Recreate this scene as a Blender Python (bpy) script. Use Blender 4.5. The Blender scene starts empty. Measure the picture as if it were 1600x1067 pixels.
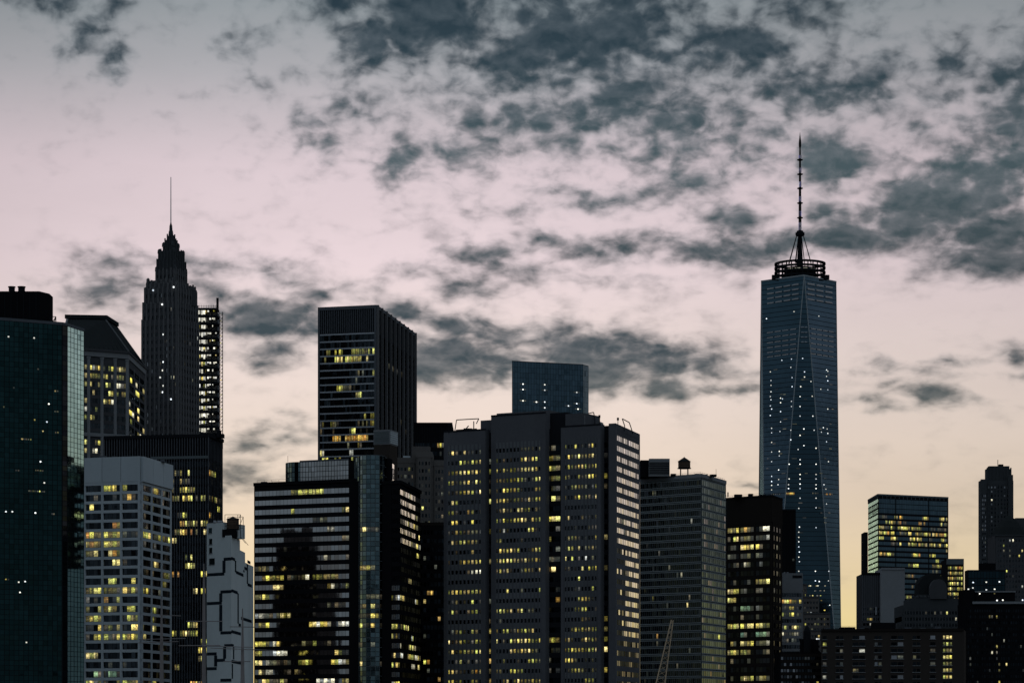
import bpy, math, random
from mathutils import Matrix, Vector

# ------------------------------------------------------------------ camera / sky / sun / exposure
SC = bpy.context.scene
COL = SC.collection
FPX = 4416.0            # focal length in photograph pixels (1600 wide)
HOR = 1150.0            # image row of the horizon
CAMZ = 44.0             # the photographer stands high on a bridge

cam_d = bpy.data.cameras.new('camera')
cam = bpy.data.objects.new('camera', cam_d)
COL.objects.link(cam)
cam.location = (0, 0, CAMZ)
cam.rotation_euler = (math.radians(90), 0, 0)
cam_d.sensor_width = 36.0
cam_d.lens = 36.0 * FPX / 1600.0
cam_d.shift_y = (HOR - 533.5) / 1600.0
cam_d.clip_start = 1.0
cam_d.clip_end = 60000.0
SC.camera = cam
SC.view_settings.view_transform = 'Standard'
SC.view_settings.look = 'None'
SC.view_settings.exposure = 0.0
SC.view_settings.gamma = 1.0
SC.cycles.max_bounces = 4
SC.cycles.diffuse_bounces = 2
SC.cycles.glossy_bounces = 3
SC.cycles.caustics_reflective = False
SC.cycles.caustics_refractive = False


def lin(r, g, b, a=1.0):
    f = lambda c: (c / 255.0) / 12.92 if c <= 10.3 else (((c / 255.0) + 0.055) / 1.055) ** 2.4
    return (f(r), f(g), f(b), a)


SUN_EL = 2.0
SUN_AZ = -2.0           # degrees to the right of the view axis


class NT:
    """small helper to write node trees"""
    def __init__(self, tree):
        self.t = tree
        self.n = tree.nodes
        self.l = tree.links

    def put(self, sock, v):
        if hasattr(v, 'is_output') or isinstance(v, bpy.types.NodeSocket):
            self.l.new(v, sock)
        else:
            sock.default_value = v

    def math(self, op, a, b=None, c=None, clamp=False):
        n = self.n.new('ShaderNodeMath')
        n.operation = op
        n.use_clamp = clamp
        self.put(n.inputs[0], a)
        if b is not None:
            self.put(n.inputs[1], b)
        if c is not None:
            self.put(n.inputs[2], c)
        return n.outputs[0]

    def vmath(self, op, a, b=None, scale=None):
        n = self.n.new('ShaderNodeVectorMath')
        n.operation = op
        self.put(n.inputs[0], a)
        if b is not None:
            self.put(n.inputs[1], b)
        if scale is not None:
            self.put(n.inputs['Scale'], scale)
        return n.outputs[0]

    def comb(self, x, y, z=0.0):
        n = self.n.new('ShaderNodeCombineXYZ')
        for i, v in enumerate((x, y, z)):
            self.put(n.inputs[i], v)
        return n.outputs[0]

    def sep(self, v):
        n = self.n.new('ShaderNodeSeparateXYZ')
        self.put(n.inputs[0], v)
        return n.outputs

    def noise(self, vec, scale, detail=4.0, rough=0.5, dist=0.0, lac=2.0):
        n = self.n.new('ShaderNodeTexNoise')
        self.put(n.inputs['Vector'], vec)
        n.inputs['Scale'].default_value = scale
        n.inputs['Detail'].default_value = detail
        n.inputs['Roughness'].default_value = rough
        n.inputs['Distortion'].default_value = dist
        n.inputs['Lacunarity'].default_value = lac
        return n.outputs['Fac'], n.outputs['Color']

    def ramp(self, fac, stops, interp='LINEAR'):
        n = self.n.new('ShaderNodeValToRGB')
        cr = n.color_ramp
        cr.interpolation = interp
        while len(cr.elements) < len(stops):
            cr.elements.new(0.5)
        for e, (p, c) in zip(cr.elements, stops):
            e.position = p
            e.color = c
        self.put(n.inputs[0], fac)
        return n.outputs[0]

    def mix(self, fac, a, b, mode='MIX'):
        n = self.n.new('ShaderNodeMix')
        n.data_type = 'RGBA'
        n.blend_type = mode
        self.put(n.inputs[0], fac)
        self.put(n.inputs[6], a)
        self.put(n.inputs[7], b)
        return n.outputs[2]

    def smooth(self, v, lo, hi):
        n = self.n.new('ShaderNodeMapRange')
        n.interpolation_type = 'SMOOTHSTEP'
        self.put(n.inputs['Value'], v)
        n.inputs['From Min'].default_value = lo
        n.inputs['From Max'].default_value = hi
        return n.outputs['Result']


def g(v):
    return (v, v, v, 1.0)


# cloud banks of the evening sky: azimuth and elevation centre, half sizes, tilt and thickness.
# (angles are written in units of 1/4416 rad from azimuth -800 and elevation 0 = 1150 downwards)
CLOUDS = [
    (900, 110, 560, 190, 0, .28), (850, 560, 400, 70, -4, .22), (1420, 610, 310, 60, 0, .14), (420, 520, 120, 62, 0, .42), (160, 455, 140, 50, 0, .36), (410, 715, 110, 62, 0, .42), (950, 200, 380, 130, 0, .32), (1300, 220, 330, 130, 0, .24), (720, 120, 340, 120, 0, .24), (1380, 150, 330, 170, 0, .2), (1150, 300, 420, 140, 0, .16), (1250, 380, 380, 70, 0, .2), (640, 450, 420, 70, 0, .16),
    (95, 45, 80, 42, 0, .85), (140, 82, 74, 36, 30, .9), (180, 125, 36, 36, 30, 1.1), (160, 5, 90, 25, 0, .75), (30, 20, 60, 30, 0, .3),
    (390, 12, 60, 28, 0, .5), (372, 102, 46, 26, 0, .42), (425, 82, 66, 28, 0, .46), (395, 160, 60, 24, 20, .24),
    (525, 35, 58, 48, 0, .8), (655, 35, 95, 75, 0, .98), (575, 82, 65, 42, 0, .85), (712, 70, 62, 32, 0, .85),
    (850, 15, 130, 75, 0, 1.05), (935, 65, 130, 75, 0, 1.05), (880, 112, 130, 55, 0, .85), (790, 135, 95, 48, 0, .85),
    (1040, 90, 125, 48, 0, 1.0), (1155, 92, 105, 28, 0, .85), (1060, 38, 90, 42, 0, .55), (1230, 40, 140, 55, 0, .42),
    (1150, 140, 170, 55, 0, .42), (820, 195, 62, 40, 0, .8), (950, 185, 85, 45, 20, .8), (1065, 208, 62, 50, 0, .66),
    (640, 262, 62, 34, 20, .66), (700, 240, 85, 32, 0, .6), (470, 205, 52, 24, 0, .52), (492, 250, 50, 22, 0, .48),
    (560, 192, 70, 28, 0, .4), (620, 165, 80, 25, 0, .34), (730, 200, 60, 25, 0, .36), (880, 245, 90, 30, 0, .5),
    (1280, 165, 100, 36, 0, .76), (1390, 88, 64, 20, 0, .56), (1380, 122, 54, 26, 0, .56), (1475, 128, 48, 30, 0, .68),
    (1385, 180, 44, 17, 0, .56), (1460, 178, 44, 20, 0, .6), (1500, 215, 64, 20, -15, .46), (1430, 230, 34, 14, 0, .5),
    (1592, 170, 62, 78, 0, 1.1), (1540, 4, 80, 14, 0, .9), (1215, 218, 56, 34, 0, .5), (1292, 278, 64, 48, 0, .76),
    (1170, 265, 70, 30, 0, .46), (1090, 290, 78, 28, 0, .56), (940, 325, 115, 28, 5, .72), (850, 305, 66, 30, 0, .45),
    (1140, 352, 66, 26, 0, .68), (1490, 322, 160, 46, 22, 1.2), (1560, 280, 66, 26, 0, .66), (1425, 352, 84, 26, 0, .9),
    (1560, 400, 130, 46, 5, 1.3), (1480, 402, 70, 30, 0, .8), (1290, 350, 56, 30, 0, .7), (1322, 386, 76, 28, 8, .95),
    (1130, 402, 115, 22, 0, .95), (1225, 396, 80, 22, 8, .8), (960, 402, 86, 26, 0, .78), (845, 386, 48, 20, 0, .72),
    (770, 402, 96, 18, 5, .64), (840, 432, 125, 18, -6, .54), (650, 432, 95, 26, 0, .48), (725, 458, 58, 28, 0, .66),
    (1010, 440, 90, 18, 0, .34), (1040, 385, 60, 18, 0, .6),
    (185, 430, 70, 24, 0, .72), (172, 466, 84, 34, 0, .8), (110, 450, 66, 22, 0, .5), (312, 425, 66, 18, -10, .75), (390, 432, 190, 22, -8, .55), (560, 470, 180, 20, -6, .5), (900, 520, 200, 16, -6, .45), (1150, 590, 130, 16, -8, .5), (700, 405, 160, 14, 8, .4), (1420, 590, 170, 12, -4, .42), (1400, 640, 150, 14, 0, .45),
    (432, 436, 76, 28, -10, .78), (492, 462, 66, 22, 0, .72), (340, 466, 56, 22, -10, .56), (408, 505, 86, 38, 0, 1.1),
    (425, 548, 76, 36, 0, .74), (478, 522, 54, 32, 0, .78), (545, 456, 86, 20, 5, .56), (215, 530, 50, 26, 0, .6),
    (632, 496, 76, 25, -8, .9), (706, 512, 95, 25, -8, .95), (690, 562, 95, 42, 0, 1.05), (765, 572, 115, 36, -4, 1.05),
    (800, 532, 95, 26, 0, .85), (860, 537, 86, 30, -8, .9), (945, 562, 115, 42, -4, 1.15), (1060, 572, 80, 32, -8, 1.1),
    (1045, 606, 70, 22, 0, .95), (930, 592, 86, 30, 0, .85), (1125, 572, 54, 20, 0, .56), (1155, 618, 64, 15, -8, .52),
    (1385, 575, 56, 17, -8, .56), (1482, 574, 54, 11, 0, .54), (1572, 563, 44, 19, -8, .68), (1462, 628, 60, 17, -6, .85),
    (1375, 646, 80, 13, 0, .56), (1345, 628, 50, 13, 0, .5), (1590, 595, 50, 10, 0, .4), (1400, 605, 40, 10, 0, .4),
    (400, 700, 80, 28, 0, .85), (445, 688, 70, 28, 0, .85), (380, 742, 70, 30, 0, .9), (350, 770, 40, 20, 0, .7), (455, 655, 40, 10, -8, .4), (1162, 757, 34, 8, 0, .55),
]


def build_world():
    w = bpy.data.worlds.new('World')
    SC.world = w
    w.use_nodes = True
    t = NT(w.node_tree)
    t.n.clear()
    out = t.n.new('ShaderNodeOutputWorld')
    bg = t.n.new('ShaderNodeBackground')
    t.l.new(bg.outputs[0], out.inputs[0])
    tc = t.n.new('ShaderNodeTexCoord')
    x, y, z = t.sep(tc.outputs['Generated'])
    az = t.math('ARCTAN2', x, y)
    hyp = t.math('SQRT', t.math('ADD', t.math('MULTIPLY', x, x), t.math('MULTIPLY', y, y)))
    el = t.math('ARCTAN2', z, hyp)
    U = t.math('MULTIPLY', az, 44.16)          # hundreds of 1/4416 rad
    V = t.math('MULTIPLY', el, 44.16)
    # --- the clear sky: colour by elevation
    e = t.math('DIVIDE', t.math('MAXIMUM', V, 0.0), 70.0)      # 70 -> ~91 degrees

    def ep(py):
        return (HOR - py) / 100.0 / 70.0
    clear = t.ramp(e, [
        (0.0, lin(246, 206, 120)), (ep(985), lin(251, 232, 166)), (ep(900), lin(246, 226, 184)), (ep(780), lin(236, 219, 198)),
        (ep(650), lin(240, 225, 215)), (ep(540), lin(238, 223, 220)), (ep(420), lin(236, 219, 224)), (ep(270), lin(222, 207, 214)), (ep(130), lin(176, 177, 183)),
        (ep(0), lin(139, 151, 157)), (0.3, lin(140, 150, 164)), (0.55, lin(128, 142, 162)), (1.0, lin(120, 137, 160))])
    # brighter towards the set sun, dim and blue on the opposite side
    saz = math.radians(SUN_AZ)
    away = t.math('ABSOLUTE', t.math('SUBTRACT', az, saz))
    fall = t.ramp(t.math('DIVIDE', away, math.pi), [
        (0.0, g(1.0)), (0.022, g(.985)), (0.045, g(.88)), (0.07, g(.82)), (0.16, (.78, .78, .78, 1)),
        (0.34, (.74, .76, .78, 1)), (0.5, (.68, .75, .79, 1)), (0.62, (.50, .59, .65, 1)), (0.75, (.43, .53, .60, 1)), (1.0, (.38, .48, .55, 1))])
    # overhead the glow no longer has a side
    fall = t.mix(t.smooth(el, 0.5, 1.4), fall, (.72, .81, .88, 1))
    clear = t.mix(1.0, clear, fall, 'MULTIPLY')
    # the sky opposite the sunset is blue-grey, dusky towards its horizon
    east = t.ramp(e, [(0.0, (.13, .17, .205, 1)), (0.1, (.185, .235, .275, 1)), (0.25, (.31, .375, .425, 1)), (0.5, (.37, .445, .51, 1)), (1.0, (.31, .38, .45, 1))])
    opposite = t.smooth(t.math('DIVIDE', away, math.pi), 0.42, 0.74)
    clear = t.mix(opposite, clear, east)
    sky = t.n.new('ShaderNodeTexSky')
    sky.sky_type = 'NISHITA'
    sky.sun_disc = False
    sky.sun_elevation = math.radians(SUN_EL)
    sky.sun_rotation = math.radians(SUN_AZ)
    sky.air_density = 1.5
    sky.dust_density = 2.0
    nis = t.vmath('SCALE', sky.outputs[0], scale=0.05)
    clear = t.mix(0.06, clear, nis)
    # thin uneven high haze
    hz, _ = t.noise(t.comb(t.math('MULTIPLY', U, 0.5), t.math('MULTIPLY', V, 1.5), 9.0), 0.6, 5.0, 0.6)
    clear = t.vmath('SCALE', clear, scale=t.math('MULTIPLY_ADD', t.math('SUBTRACT', hz, 0.5), 0.13, 1.0))
    # --- clouds
    p0 = t.comb(U, V, 0.0)
    _, wc = t.noise(p0, 1.15, 3.0, 0.55)
    warp = t.vmath('SCALE', t.vmath('SUBTRACT', wc, (0.5, 0.5, 0.5)), scale=0.72)
    warp = t.vmath('MULTIPLY', warp, (1.0, 0.55, 0.0))
    p1 = t.vmath('ADD', p0, warp)
    acc = veil = None
    for (px, py, rx, ry, rot, wt) in CLOUDS:
        m = t.n.new('ShaderNodeMapping')
        m.vector_type = 'TEXTURE'
        t.l.new(p1, m.inputs['Vector'])
        m.inputs['Location'].default_value = ((px - 800) / 100.0, (HOR - py) / 100.0, 0)
        m.inputs['Rotation'].default_value = (0, 0, math.radians(rot))
        m.inputs['Scale'].default_value = (rx * 1.55 / 100.0, ry * 1.6 / 100.0, 1.0)
        gr = t.n.new('ShaderNodeTexGradient')
        gr.gradient_type = 'SPHERICAL'
        t.l.new(m.outputs[0], gr.inputs[0])
        s = gr.outputs['Fac']
        if rx > 300:
            veil = t.math('MULTIPLY', s, wt) if veil is None else t.math('MULTIPLY_ADD', s, wt, veil)
        elif acc is None:
            acc = t.math('MULTIPLY', s, wt)
        else:
            n_ = t.n.new('ShaderNodeMath')
            n_.operation = 'SMOOTH_MAX'
            t.put(n_.inputs[0], acc)
            t.l.new(t.math('MULTIPLY', s, wt), n_.inputs[1])
            n_.inputs[2].default_value = 0.12
            acc = n_.outputs[0]
    # scattered cloud goes on all round the sky beyond the banks above
    far_az = t.smooth(t.math('ABSOLUTE', U), 8.3, 10.0)
    far_el = t.smooth(V, 11.6, 13.5)
    far = t.math('MAXIMUM', far_az, far_el)
    fp = t.comb(t.math('MULTIPLY', U, 0.35), t.math('MULTIPLY', V, 0.8), 3.7)
    fn, _ = t.noise(fp, 0.9, 3.0, 0.5)
    fcov = t.math('MULTIPLY', t.smooth(fn, 0.42, 0.66), t.math('MULTIPLY', far, 0.55))
    # the haze near the horizon thins the scattered cloud out
    acc = t.math('ADD', acc, fcov)
    acc = t.math('MULTIPLY_ADD', acc, 1.12, t.math('MULTIPLY', veil, 0.42))
    acc = t.math('MINIMUM', acc, 0.95)
    # puffy break-up, flattened near the horizon
    vs = t.math('MULTIPLY', V, t.math('SUBTRACT', 2.75, t.math('MULTIPLY', V, 0.065)))
    pn = t.comb(U, vs, 1.3)
    _, w2 = t.noise(pn, 1.6, 2.0, 0.5)
    pw = t.vmath('ADD', pn, t.vmath('SCALE', t.vmath('SUBTRACT', w2, (.5, .5, .5)), scale=0.30))
    n1, _ = t.noise(pw, 1.2, 6.0, 0.51)
    n2, _ = t.noise(t.vmath('ADD', pw, (0.02, -0.16, 0.0)), 1.2, 5.0, 0.55)
    n3, _ = t.noise(t.vmath('ADD', pw, (7.1, 2.3, 0.0)), 3.4, 3.0, 0.45)
    bump = t.math('MULTIPLY_ADD', t.math('SUBTRACT', n1, 0.5), 2.7, t.math('MULTIPLY', t.math('SUBTRACT', n3, 0.5), t.math('MULTIPLY_ADD', t.smooth(V, 6.5, 9.5), 0.8, 1.1)))
    d = t.math('ADD', bump, t.math('MULTIPLY_ADD', acc, 1.9, -0.40))
    gate = t.smooth(acc, 0.0, 0.26)
    d = t.math('MULTIPLY', t.smooth(d, -0.26, 1.50), gate)
    # light from the glow below: the side of a puff towards the horizon is paler
    sh = t.math('MULTIPLY_ADD', t.math('SUBTRACT', n2, n1), 3.2, t.math('MULTIPLY_ADD', t.math('SUBTRACT', n3, 0.5), -0.9, 0.42), clamp=True)
    ccol = t.ramp(e, [
        (ep(800), lin(122, 120, 116)), (ep(640), lin(88, 100, 102)), (ep(560), lin(56, 76, 86)), (ep(420), lin(58, 79, 86)),
        (ep(270), lin(74, 97, 104)), (ep(120), lin(44, 67, 79)), (ep(0), lin(36, 57, 70)), (0.4, lin(58, 70, 84)), (1.0, lin(52, 64, 80))])
    thick = t.smooth(t.math('MULTIPLY_ADD', bump, 0.8, acc), -0.15, 0.85)
    pale = t.mix(0.64, clear, lin(110, 131, 138))
    cfall = t.mix(0.35, fall, (1, 1, 1, 1))
    ccol = t.mix(1.0, ccol, cfall, 'MULTIPLY')
    ccol = t.mix(sh, t.vmath('SCALE', ccol, scale=0.78), t.mix(0.16, ccol, clear))
    ccol = t.mix(thick, pale, ccol)
    alpha = t.math('MULTIPLY', d, 0.97)
    col = t.mix(alpha, clear, ccol)
    # the far shore and ground below the horizon
    below = t.smooth(V, -0.6, 0.0)
    col = t.mix(below, lin(40, 42, 46), col)
    t.l.new(col, bg.inputs['Color'])
    bg.inputs['Strength'].default_value = 1.0
    w.cycles.sampling_method = 'MANUAL'
    w.cycles.sample_map_resolution = 512


build_world()

sun_d = bpy.data.lights.new('sun', 'SUN')
sun_d.energy = 0.5
sun_d.angle = math.radians(12)
sun_d.color = (1.0, 0.78, 0.55)
sun = bpy.data.objects.new('sun', sun_d)
COL.objects.link(sun)
_sd = Vector((math.sin(math.radians(SUN_AZ)) * math.cos(math.radians(SUN_EL)),
              math.cos(math.radians(SUN_AZ)) * math.cos(math.radians(SUN_EL)), math.sin(math.radians(SUN_EL))))
sun.rotation_euler = _sd.to_track_quat('Z', 'Y').to_euler()
sun.location = (0, 3000, 800)

# ------------------------------------------------------------------ materials
MATS = {}


def new_mat(name):
    m = bpy.data.materials.new(name)
    m.use_nodes = True
    t = NT(m.node_tree)
    t.n.clear()
    out = t.n.new('ShaderNodeOutputMaterial')
    MATS[name] = m
    return m, t, out


def island_random(t):
    """a number per separate pane, whether the pane is its own object or one of a joined sheet"""
    geo = t.n.new('ShaderNodeNewGeometry')
    oi = t.n.new('ShaderNodeObjectInfo')
    r = t.math('FRACT', t.math('ADD', geo.outputs['Random Per Island'], oi.outputs['Random']))
    return geo, r


def wall_mat(name, col, rough=0.75, var=0.25, metallic=0.0, stain=0.06, streak=True):
    m, t, out = new_mat(name)
    b = t.n.new('ShaderNodeBsdfPrincipled' if metallic > 0 else 'ShaderNodeBsdfDiffuse')
    geo, r = island_random(t)
    pos = geo.outputs['Position']
    n1, _ = t.noise(t.vmath('MULTIPLY', pos, (1, 1, 0.35 if streak else 1)), stain, 5.0, 0.6)
    n2, _ = t.noise(pos, 0.9, 3.0, 0.6)
    k = t.math('ADD', t.math('MULTIPLY', t.math('SUBTRACT', n1, 0.5), 2.0 * var),
               t.math('ADD', t.math('MULTIPLY', t.math('SUBTRACT', n2, 0.5), var), t.math('MULTIPLY', t.math('SUBTRACT', r, 0.5), var * 0.7)))
    k = t.math('ADD', k, 1.0)
    c = t.vmath('SCALE', col[:3], scale=k)
    t.l.new(c, b.inputs[0])
    b.inputs['Roughness'].default_value = rough
    if metallic > 0:
        b.inputs['Metallic'].default_value = metallic
        b.inputs['Specular IOR Level'].default_value = 0.15
    t.l.new(b.outputs[0], out.inputs[0])
    return m


def glass_mat(name, tint, rough=0.06, var=0.5, wob=0.02, dark=(0.004, 0.005, 0.006)):
    """coated office glass: a tinted mirror over a dark room, every pane set a hair differently"""
    m, t, out = new_mat(name)
    geo, r = island_random(t)
    pos = geo.outputs['Position']
    b = t.n.new('ShaderNodeBsdfAnisotropic')
    n1, nc = t.noise(pos, 0.05, 3.0, 0.5)
    k = t.math('ADD', 1.0 - var * 0.5, t.math('MULTIPLY', r, var))
    k = t.math('MULTIPLY', k, t.math('ADD', 0.75, t.math('MULTIPLY', n1, 0.5)))
    c = t.vmath('ADD', t.vmath('SCALE', tint[:3], scale=k), dark)
    t.l.new(c, b.inputs['Color'])
    b.inputs['Roughness'].default_value = rough
    wn = t.n.new('ShaderNodeTexWhiteNoise')
    wn.noise_dimensions = '1D'
    t.l.new(r, wn.inputs['W'])
    _, nw = t.noise(pos, 0.35, 1.0, 0.5)
    tilt = t.vmath('ADD', t.vmath('SCALE', t.vmath('SUBTRACT', wn.outputs['Color'], (.5, .5, .5)), scale=wob * 2),
                   t.vmath('SCALE', t.vmath('SUBTRACT', nw, (.5, .5, .5)), scale=wob * 1.5))
    nn = t.vmath('NORMALIZE', t.vmath('ADD', geo.outputs['Normal'], tilt))
    t.l.new(nn, b.inputs['Normal'])
    t.l.new(b.outputs[0], out.inputs[0])
    return m


def lit_mat(name, cols, lo, hi, fine=0.9, contrast=(0.3, 0.7), base=0.25):
    """a lit office behind a pane: lamps, blinds and desks break the glow up"""
    m, t, out = new_mat(name)
    geo, r = island_random(t)
    pos = geo.outputs['Position']
    c = t.ramp(r, [(i / max(1, len(cols) - 1), q) for i, q in enumerate(cols)])
    wn = t.n.new('ShaderNodeTexWhiteNoise')
    wn.noise_dimensions = '1D'
    t.l.new(r, wn.inputs['W'])
    s = t.math('ADD', lo, t.math('MULTIPLY', t.math('POWER', wn.outputs['Value'], 2.1), hi - lo))
    n1, _ = t.noise(t.vmath('MULTIPLY', pos, (1, 1, 1.5)), fine, 3.0, 0.65)
    k = t.math('ADD', base, t.math('MULTIPLY', t.smooth(n1, *contrast), 1.0 - base))
    if name.startswith('lit'):
        # ceiling lamps light the upper part of a room; some blinds are half drawn
        uvn = t.n.new('ShaderNodeUVMap')
        ux, uy, _ = t.sep(uvn.outputs[0])
        rb = t.math('FRACT', t.math('MULTIPLY', r, 37.7))
        up = t.math('MULTIPLY_ADD', t.smooth(uy, 0.1, 0.75), 0.62, 0.38)
        blind = t.math('GREATER_THAN', uy, t.math('SUBTRACT', 1.25, t.math('MULTIPLY', rb, 0.7)))
        side = t.math('GREATER_THAN', ux, t.math('MULTIPLY_ADD', t.math('FRACT', t.math('MULTIPLY', r, 91.3)), 1.6, 0.35))
        k = t.math('MULTIPLY', k, t.math('MULTIPLY', up, t.math('MULTIPLY', t.math('SUBTRACT', 1.0, t.math('MULTIPLY', blind, 0.55)), t.math('SUBTRACT', 1.0, t.math('MULTIPLY', side, 0.7)))))
        k = t.math('MULTIPLY', k, 1.8)
    em = t.n.new('ShaderNodeEmission')
    t.l.new(c, em.inputs['Color'])
    t.l.new(t.math('MULTIPLY', s, k), em.inputs['Strength'])
    gl = t.n.new('ShaderNodeBsdfGlossy')
    gl.inputs['Color'].default_value = (0.08, 0.09, 0.10, 1)
    gl.inputs['Roughness'].default_value = 0.08
    ad = t.n.new('ShaderNodeAddShader')
    t.l.new(em.outputs[0], ad.inputs[0])
    t.l.new(gl.outputs[0], ad.inputs[1])
    t.l.new(ad.outputs[0], out.inputs[0])
    m.cycles.emission_sampling = 'NONE'
    return m


Y1, Y2, Y3, Y4 = lin(226, 214, 92), lin(238, 206, 104), lin(214, 222, 110), lin(246, 222, 150)
lit_mat('lit_yellow', [Y1, Y3, Y4, Y2, Y1, Y4, Y3, Y2], 0.10, 1.5, 1.5, (0.34, 0.62), 0.2)
lit_mat('lit_dim', [lin(190, 180, 110), lin(176, 182, 160), lin(200, 176, 130), lin(160, 165, 165)], 0.02, 0.30, 1.3)
lit_mat('lit_orange', [lin(250, 180, 70), lin(246, 204, 100), lin(240, 160, 80), lin(246, 214, 120)], 0.3, 1.1, 1.2)
lit_mat('lit_white', [lin(240, 238, 214), lin(250, 240, 200), lin(226, 236, 238)], 0.3, 1.3, 1.2)
lit_mat('lit_green', [lin(150, 220, 190), lin(190, 230, 170), lin(120, 200, 190)], 0.2, 0.8, 1.2)
lit_mat('work_light', [lin(248, 246, 232), lin(255, 250, 226), lin(240, 240, 236)], 0.8, 1.8, 0.8, (0.36, 0.6), 0.45)
lit_mat('star_light', [lin(236, 244, 250), lin(250, 246, 226), lin(226, 240, 255)], 0.8, 2.4, 0.5, (0.1, 0.2), 0.7)
lit_mat('mast_light', [lin(190, 190, 255), lin(240, 236, 255), lin(150, 150, 250)], 0.12, 0.75, 0.5, (0.3, 0.6), 0.25)

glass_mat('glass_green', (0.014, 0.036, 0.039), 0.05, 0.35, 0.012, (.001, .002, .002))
glass_mat('glass_green_side', (0.33, 0.52, 0.52), 0.05, 0.2, 0.005)  # grazing sky sheen of the flank is put into this paler tint
glass_mat('glass_sky', (0.044, 0.078, 0.104), 0.08, 0.25, 0.012, (.001, .002, .003))
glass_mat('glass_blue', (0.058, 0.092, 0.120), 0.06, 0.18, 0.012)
glass_mat('glass_blue_dark', (0.012, 0.026, 0.034), 0.08, 0.4, 0.02)
glass_mat('glass_grey', (0.25, 0.25, 0.27), 0.08, 0.35, 0.03)
glass_mat('glass_strip', (0.42, 0.415, 0.43), 0.03, 0.22, 0.003)
glass_mat('glass_dark', (0.028, 0.033, 0.039), 0.08, 1.0, 0.04)
glass_mat('glass_black', (0.009, 0.011, 0.014), 0.1, 1.0, 0.04)
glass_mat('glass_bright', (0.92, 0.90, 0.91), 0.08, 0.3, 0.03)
glass_mat('glass_curtain_side', (0.10, 0.135, 0.15), 0.06, 0.45, 0.02)  # copy of the front glass, the side's sky brightness put into its tint
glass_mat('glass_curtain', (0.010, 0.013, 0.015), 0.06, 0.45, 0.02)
glass_mat('glass_teal', (0.10, 0.145, 0.16), 0.07, 0.6, 0.03)

wall_mat('granite_black', (0.012, 0.012, 0.0145), 0.6, 0.25)
wall_mat('granite_brown', (0.024, 0.020, 0.019), 0.7, 0.25)
wall_mat('granite_grey', (0.113, 0.115, 0.130), 0.75, 0.30)
wall_mat('granite_grey_deep', (0.022, 0.023, 0.028), 0.75, 0.2)
wall_mat('concrete_pale', (0.48, 0.53, 0.57), 0.8, 0.10)
wall_mat('concrete_white', (0.60, 0.645, 0.665), 0.8, 0.16)
wall_mat('concrete_grey', (0.25, 0.26, 0.28), 0.8, 0.18)
wall_mat('stone_dark', (0.085, 0.087, 0.096), 0.85, 0.25)
wall_mat('stone_crown', (0.068, 0.074, 0.082), 0.85, 0.25)
wall_mat('stone_tan', (0.15, 0.138, 0.134), 0.85, 0.22)
wall_mat('brick_brown', (0.055, 0.046, 0.042), 0.9, 0.25)
wall_mat('metal_dark', (0.018, 0.020, 0.024), 0.6, 0.25)
wall_mat('metal_fin', (0.115, 0.125, 0.145), 0.6, 0.2)
wall_mat('metal_bright', (0.34, 0.36, 0.40), 0.4, 0.15, 0.5)
wall_mat('metal_steel', (0.36, 0.40, 0.43), 0.5, 0.15)
wall_mat('stone_rib', (0.145, 0.145, 0.155), 0.85, 0.25)
wall_mat('granite_band', (0.140, 0.148, 0.162), 0.75, 0.34)
wall_mat('curtain_metal', (0.27, 0.30, 0.315), 0.5, 0.12)
wall_mat('metal_aluminium', (0.135, 0.158, 0.172), 0.5, 0.2)
wall_mat('roof_slate', (0.030, 0.034, 0.036), 0.8, 0.2)
wall_mat('roof_tar', (0.035, 0.035, 0.037), 0.9, 0.3)
wall_mat('paint_navy', (0.018, 0.026, 0.036), 0.7, 0.2)
wall_mat('paint_red', (0.16, 0.03, 0.03), 0.6, 0.2)
wall_mat('timber', (0.13, 0.088, 0.066), 0.85, 0.3)
wall_mat('boom_paint', (0.62, 0.48, 0.34), 0.7, 0.2)
wall_mat('spar_paint', (0.30, 0.27, 0.27), 0.7, 0.2)
wall_mat('asphalt', (0.05, 0.05, 0.052), 0.9, 0.3)
wall_mat('rope', (0.12, 0.11, 0.10), 0.9, 0.2)
m, t, o_ = new_mat('river_water')
b_ = t.n.new('ShaderNodeBsdfPrincipled')
b_.inputs['Base Color'].default_value = (0.012, 0.018, 0.022, 1)
b_.inputs['Roughness'].default_value = 0.12
g_ = t.n.new('ShaderNodeNewGeometry')
nf, _ = t.noise(g_.outputs['Position'], 0.25, 5.0, 0.6)
bp = t.n.new('ShaderNodeBump')
bp.inputs['Strength'].default_value = 0.5
t.l.new(nf, bp.inputs['Height'])
t.l.new(bp.outputs[0], b_.inputs['Normal'])
t.l.new(b_.outputs[0], o_.inputs[0])

# ------------------------------------------------------------------ geometry helpers
WM = {}          # world matrices
MESH = {}        # shared mesh data


def X(px, D):
    return (px - 800.0) / FPX * D


def Z(py, D):
    return CAMZ + (HOR - py) / FPX * D


def M(px, D):
    """length of px photograph pixels at distance D"""
    return px / FPX * D


def link(name, mesh, parent=None, mat=None):
    o = bpy.data.objects.new(name, mesh)
    COL.objects.link(o)
    mw = mat if mat is not None else Matrix.Identity(4)
    WM[o.name] = mw
    if parent is not None:
        o.parent = parent
        o.matrix_local = WM[parent.name].inverted() @ mw
    else:
        o.matrix_local = mw
    return o


def raw_mesh(name, verts, faces, mats):
    me = bpy.data.meshes.new(name)
    me.from_pydata(verts, [], faces)
    for q in (mats if isinstance(mats, (list, tuple)) else [mats]):
        me.materials.append(MATS[q])
    return me


def thing(name, label, cat, x, y, z=0.0, group=None):
    o = link(name, None, None, Matrix.Translation((x, y, z)))
    o.empty_display_size = 5
    o['label'] = label
    o['category'] = cat
    if group:
        o['group'] = group
    return o


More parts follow.
